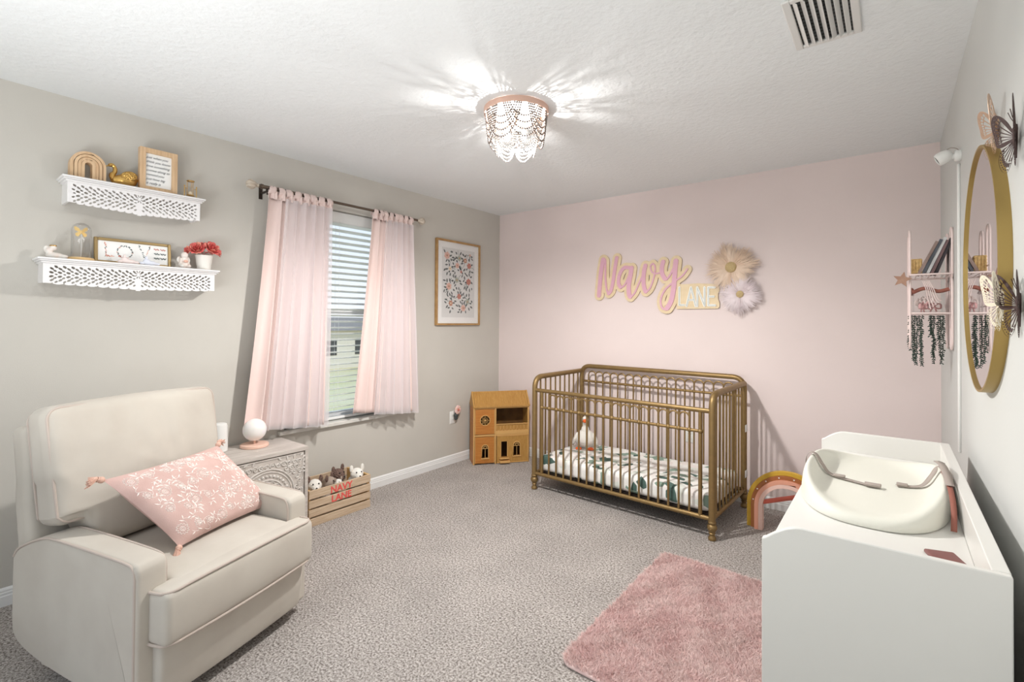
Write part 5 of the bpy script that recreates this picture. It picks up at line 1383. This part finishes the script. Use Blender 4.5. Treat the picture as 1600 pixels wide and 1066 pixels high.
def vine(label, xs, seed, lens):
    rr = random.Random(seed); t = thing('hanging_vine', label, 'artificial plant', (0, 0, 0), group='green vines below the wire shelf')
    t.location = (xs[0], 3.22, 1.375)
    for q, (x, L) in enumerate(zip(xs, lens)):
        b = MB(); y = 3.13+rr.uniform(0, .2); n_ = int(L/.009); px, py = x-xs[0], y-3.22
        P = []
        for i in range(n_):
            z = -L*i/(n_-1); px += rr.uniform(-.0018, .0018); py += rr.uniform(-.002, .002); P.append(Vector((px, py, z)))
        b.tube(P, .0012, 4)
        for i, p in enumerate(P):
            for k in range(3):
                a = rr.uniform(0, 6.28); d = Vector((math.cos(a), math.sin(a), -.6-rr.random()*.6)).normalized(); b.ball(p+d*.0065, .0023, .0023, .0058, n=5, rot=Vector((0, 0, 1)).rotation_difference(d).to_matrix().to_4x4())
        b.build('strand', m_vine, t, angle=80)
vine('green bead leaf vines hanging from the outer half of the wire shelf', [.072, .080, .092, .100, .112, .120], 3, [.17, .22, .245, .24, .20, .245])
vine('green bead leaf vines hanging from the wire shelf half nearest the wall', [.150, .158, .168, .182, .192, .200], 8, [.10, .20, .24, .12, .20, .235])

# ------------------------------------------------------------------ baby monitor camera and cable cover
sc_ = thing('security_camera', 'small white baby monitor camera mounted high on the right wall', 'camera', (RX, 2.80, 2.055))
b = MB(); b.lathe([(.022, 0), (.024, .006), (.024, .016), (.020, .022)], 20, M=RYm(-PI/2)); b.tube([(-.02, 0, 0), (-.036, -.004, .0)], .012, 12); b.build('mount', m_plastic, sc_)
b = MB(); Mc = T(-.052, 0, .004) @ RYm(math.radians(-118)); b.lathe([(.0001, -.028), (.014, -.026), (.024, -.016), (.028, 0), (.028, .020), (.025, .028), (.022, .030), (.020, .026), (.0001, .026)], 24, M=Mc); b.build('housing', m_plastic, sc_, angle=50)
b = MB(); b.lathe([(.019, .0262), (.0001, .0275)], 20, M=Mc); b.build('lens', m_black, sc_)
b = MB(); b.tube(spl([(-.05, 0, .028), (-.035, 0, .038), (-.015, 0, .032), (-.004, .010, .018), (-.004, .030, .0)], 5), .0018, 6); b.build('cable', m_strap, sc_)
cc = MB(); cc.rbox(.010, .016, 1.25, .003, 2, g=1); tag(cc.build('cable_cover', m_plastic, loc=(RX-.005, 2.842, 2.03-.625)), 'long white vertical cable cover running down the right wall', 'cable cover')
# cables dropping behind the dresser
cd_ = MB(); cd_.tube(spl([(0, 0, .74), (.006, .01, .68), (-.006, -.01, .6), (.004, 0, .5), (0, 0, .3), (.0, .01, .01)], 6), .004, 6); tag(cd_.build('power_cord', m_strap, loc=(.208, 2.80, 0), angle=80), 'beige power cord hanging down the wall behind the dresser', 'cord')

# ------------------------------------------------------------------ rainbow play gym
rg = thing('rainbow_gym', 'wooden rainbow play gym arch in mustard, rust and blush beside the dresser', 'play gym', (-.515, 3.46, 0))
gz = .155
def band(ro, ri, y0, y1, m_, zb=0):
    o = [(-ro, zb), (-ro, gz)]+circ(0, gz, ro, 28, PI, 0)[1:-1]+[(ro, gz), (ro, zb), (ri, zb), (ri, gz)]+circ(0, gz, ri, 28, 0, PI)[1:-1]+[(-ri, gz), (-ri, zb)]
    b = MB(); b.prism(o, -y1, -y0, M=axes((1, 0, 0), (0, 0, 1), (0, -1, 0))); return b.build('arch', m_, rg, bevel=.003, angle=40)
band(.238, .212, .020, .048, m_y); br_ = band(.212, .188, .008, .044, m_br)
band(.188, .164, -.014, .036, m_sal); band(.164, .140, -.014, .036, m_pk)
b = MB()
for a in (172, 150, 128, 104, 80, 58, 35, 12):
    r = math.radians(a); b.ball((.200*math.cos(r), .007, gz+.200*math.sin(r)), .0045, .003, .0045, n=6)
b.build('stud', m_signwh, br_)
b = MB(); b.tube([(-.150, .018, .172), (.10, .385, .172)], .0145, 14); b.build('crossbar', m_rd, rg)
b = MB(); b.tube([P for P in [(.105, .14, .26), (.075, .14, .33), (.078, .14, .40), (.105, .14, .435), (.135, .14, .425), (.15, .14, .38)]], .0022, 6); o = b.build('wire_loop', m_wire, rg)

# ------------------------------------------------------------------ shaggy pink rug
rg2 = thing('shag_rug', 'dusty pink shaggy rug on the carpet in front of the dresser', 'rug', (-.66, 2.165, 0))
ax_, ay_ = .362, .555; rc_ = .05
def inrug(x, y):
    dx, dy = max(0, abs(x)-(ax_-rc_)), max(0, abs(y)-(ay_-rc_)); return dx*dx+dy*dy < rc_*rc_
pts = []
for qx, qy, a0 in ((ax_-rc_, ay_-rc_, 0), (-ax_+rc_, ay_-rc_, 90), (-ax_+rc_, -ay_+rc_, 180), (ax_-rc_, -ay_+rc_, 270)):
    for i in range(7): a = math.radians(a0+15*i); pts.append((qx+rc_*math.cos(a), qy+rc_*math.sin(a)))
b = MB(); b.pround(pts, .001, .016, .006, 3); b.build('backing', m_rugm, rg2, angle=60)
rn = np.random.RandomState(3); Nb = 110000
X = rn.uniform(-ax_, ax_, Nb); Y = rn.uniform(-ay_, ay_, Nb)
keep = np.array([inrug(x, y) for x, y in zip(X, Y)]); X = X[keep]; Y = Y[keep]; Nb = len(X)
# clumped lean direction
fx = .28*np.sin(X*11+3*np.sin(Y*9))+.35*np.sin(X*171+2*np.sin(Y*93)+1.3); fy = .28*np.cos(Y*12+3*np.sin(X*13)+1)+.35*np.sin(Y*157+2*np.sin(X*129))
fx = fx+.5*rn.normal(0, 1, Nb)*(rn.rand(Nb) < .4)
Lz = .013+.010*rn.rand(Nb)+.003*np.sin(X*61+1)*np.sin(Y*57)
lean = np.stack([fx*.011+rn.normal(0, .006, Nb), fy*.011+rn.normal(0, .006, Nb)], 1)
th_ = rn.uniform(0, 2*PI, Nb); wx = np.cos(th_)*.0011; wy = np.sin(th_)*.0011
base = np.stack([X, Y, np.full(Nb, .014)], 1); mid = base+np.stack([lean[:, 0]*.4, lean[:, 1]*.4, Lz*.62], 1); tip = base+np.stack([lean[:, 0]*1.4, lean[:, 1]*1.4, Lz], 1)
wv = np.stack([wx, wy, np.zeros(Nb)], 1)
VV = np.stack([base-wv, base+wv, mid+wv*.9, mid-wv*.9, tip], 1).reshape(-1, 3)
idx = (np.arange(Nb)*5)[:, None]
me = bpy.data.meshes.new('pile'); quads = idx+np.array([0, 1, 2, 3]); tris = idx+np.array([3, 2, 4])
me.vertices.add(len(VV)); me.vertices.foreach_set('co', VV.astype(np.float32).ravel())
loops = np.concatenate([quads, tris], 1).ravel(); me.loops.add(len(loops)); me.loops.foreach_set('vertex_index', loops.astype(np.int32))
st_ = np.stack([np.arange(Nb)*7, np.arange(Nb)*7+4], 1).ravel(); me.polygons.add(2*Nb); me.polygons.foreach_set('loop_start', st_.astype(np.int32))
me.polygons.foreach_set('loop_total', np.tile([4, 3], Nb).astype(np.int32)); me.update(calc_edges=True); me.materials.append(m_rugm)
po_ = bpy.data.objects.new('pile', me); COL.objects.link(po_); po_.parent = rg2; po_['kind'] = 'stuff'
bpy.context.view_layer.update()
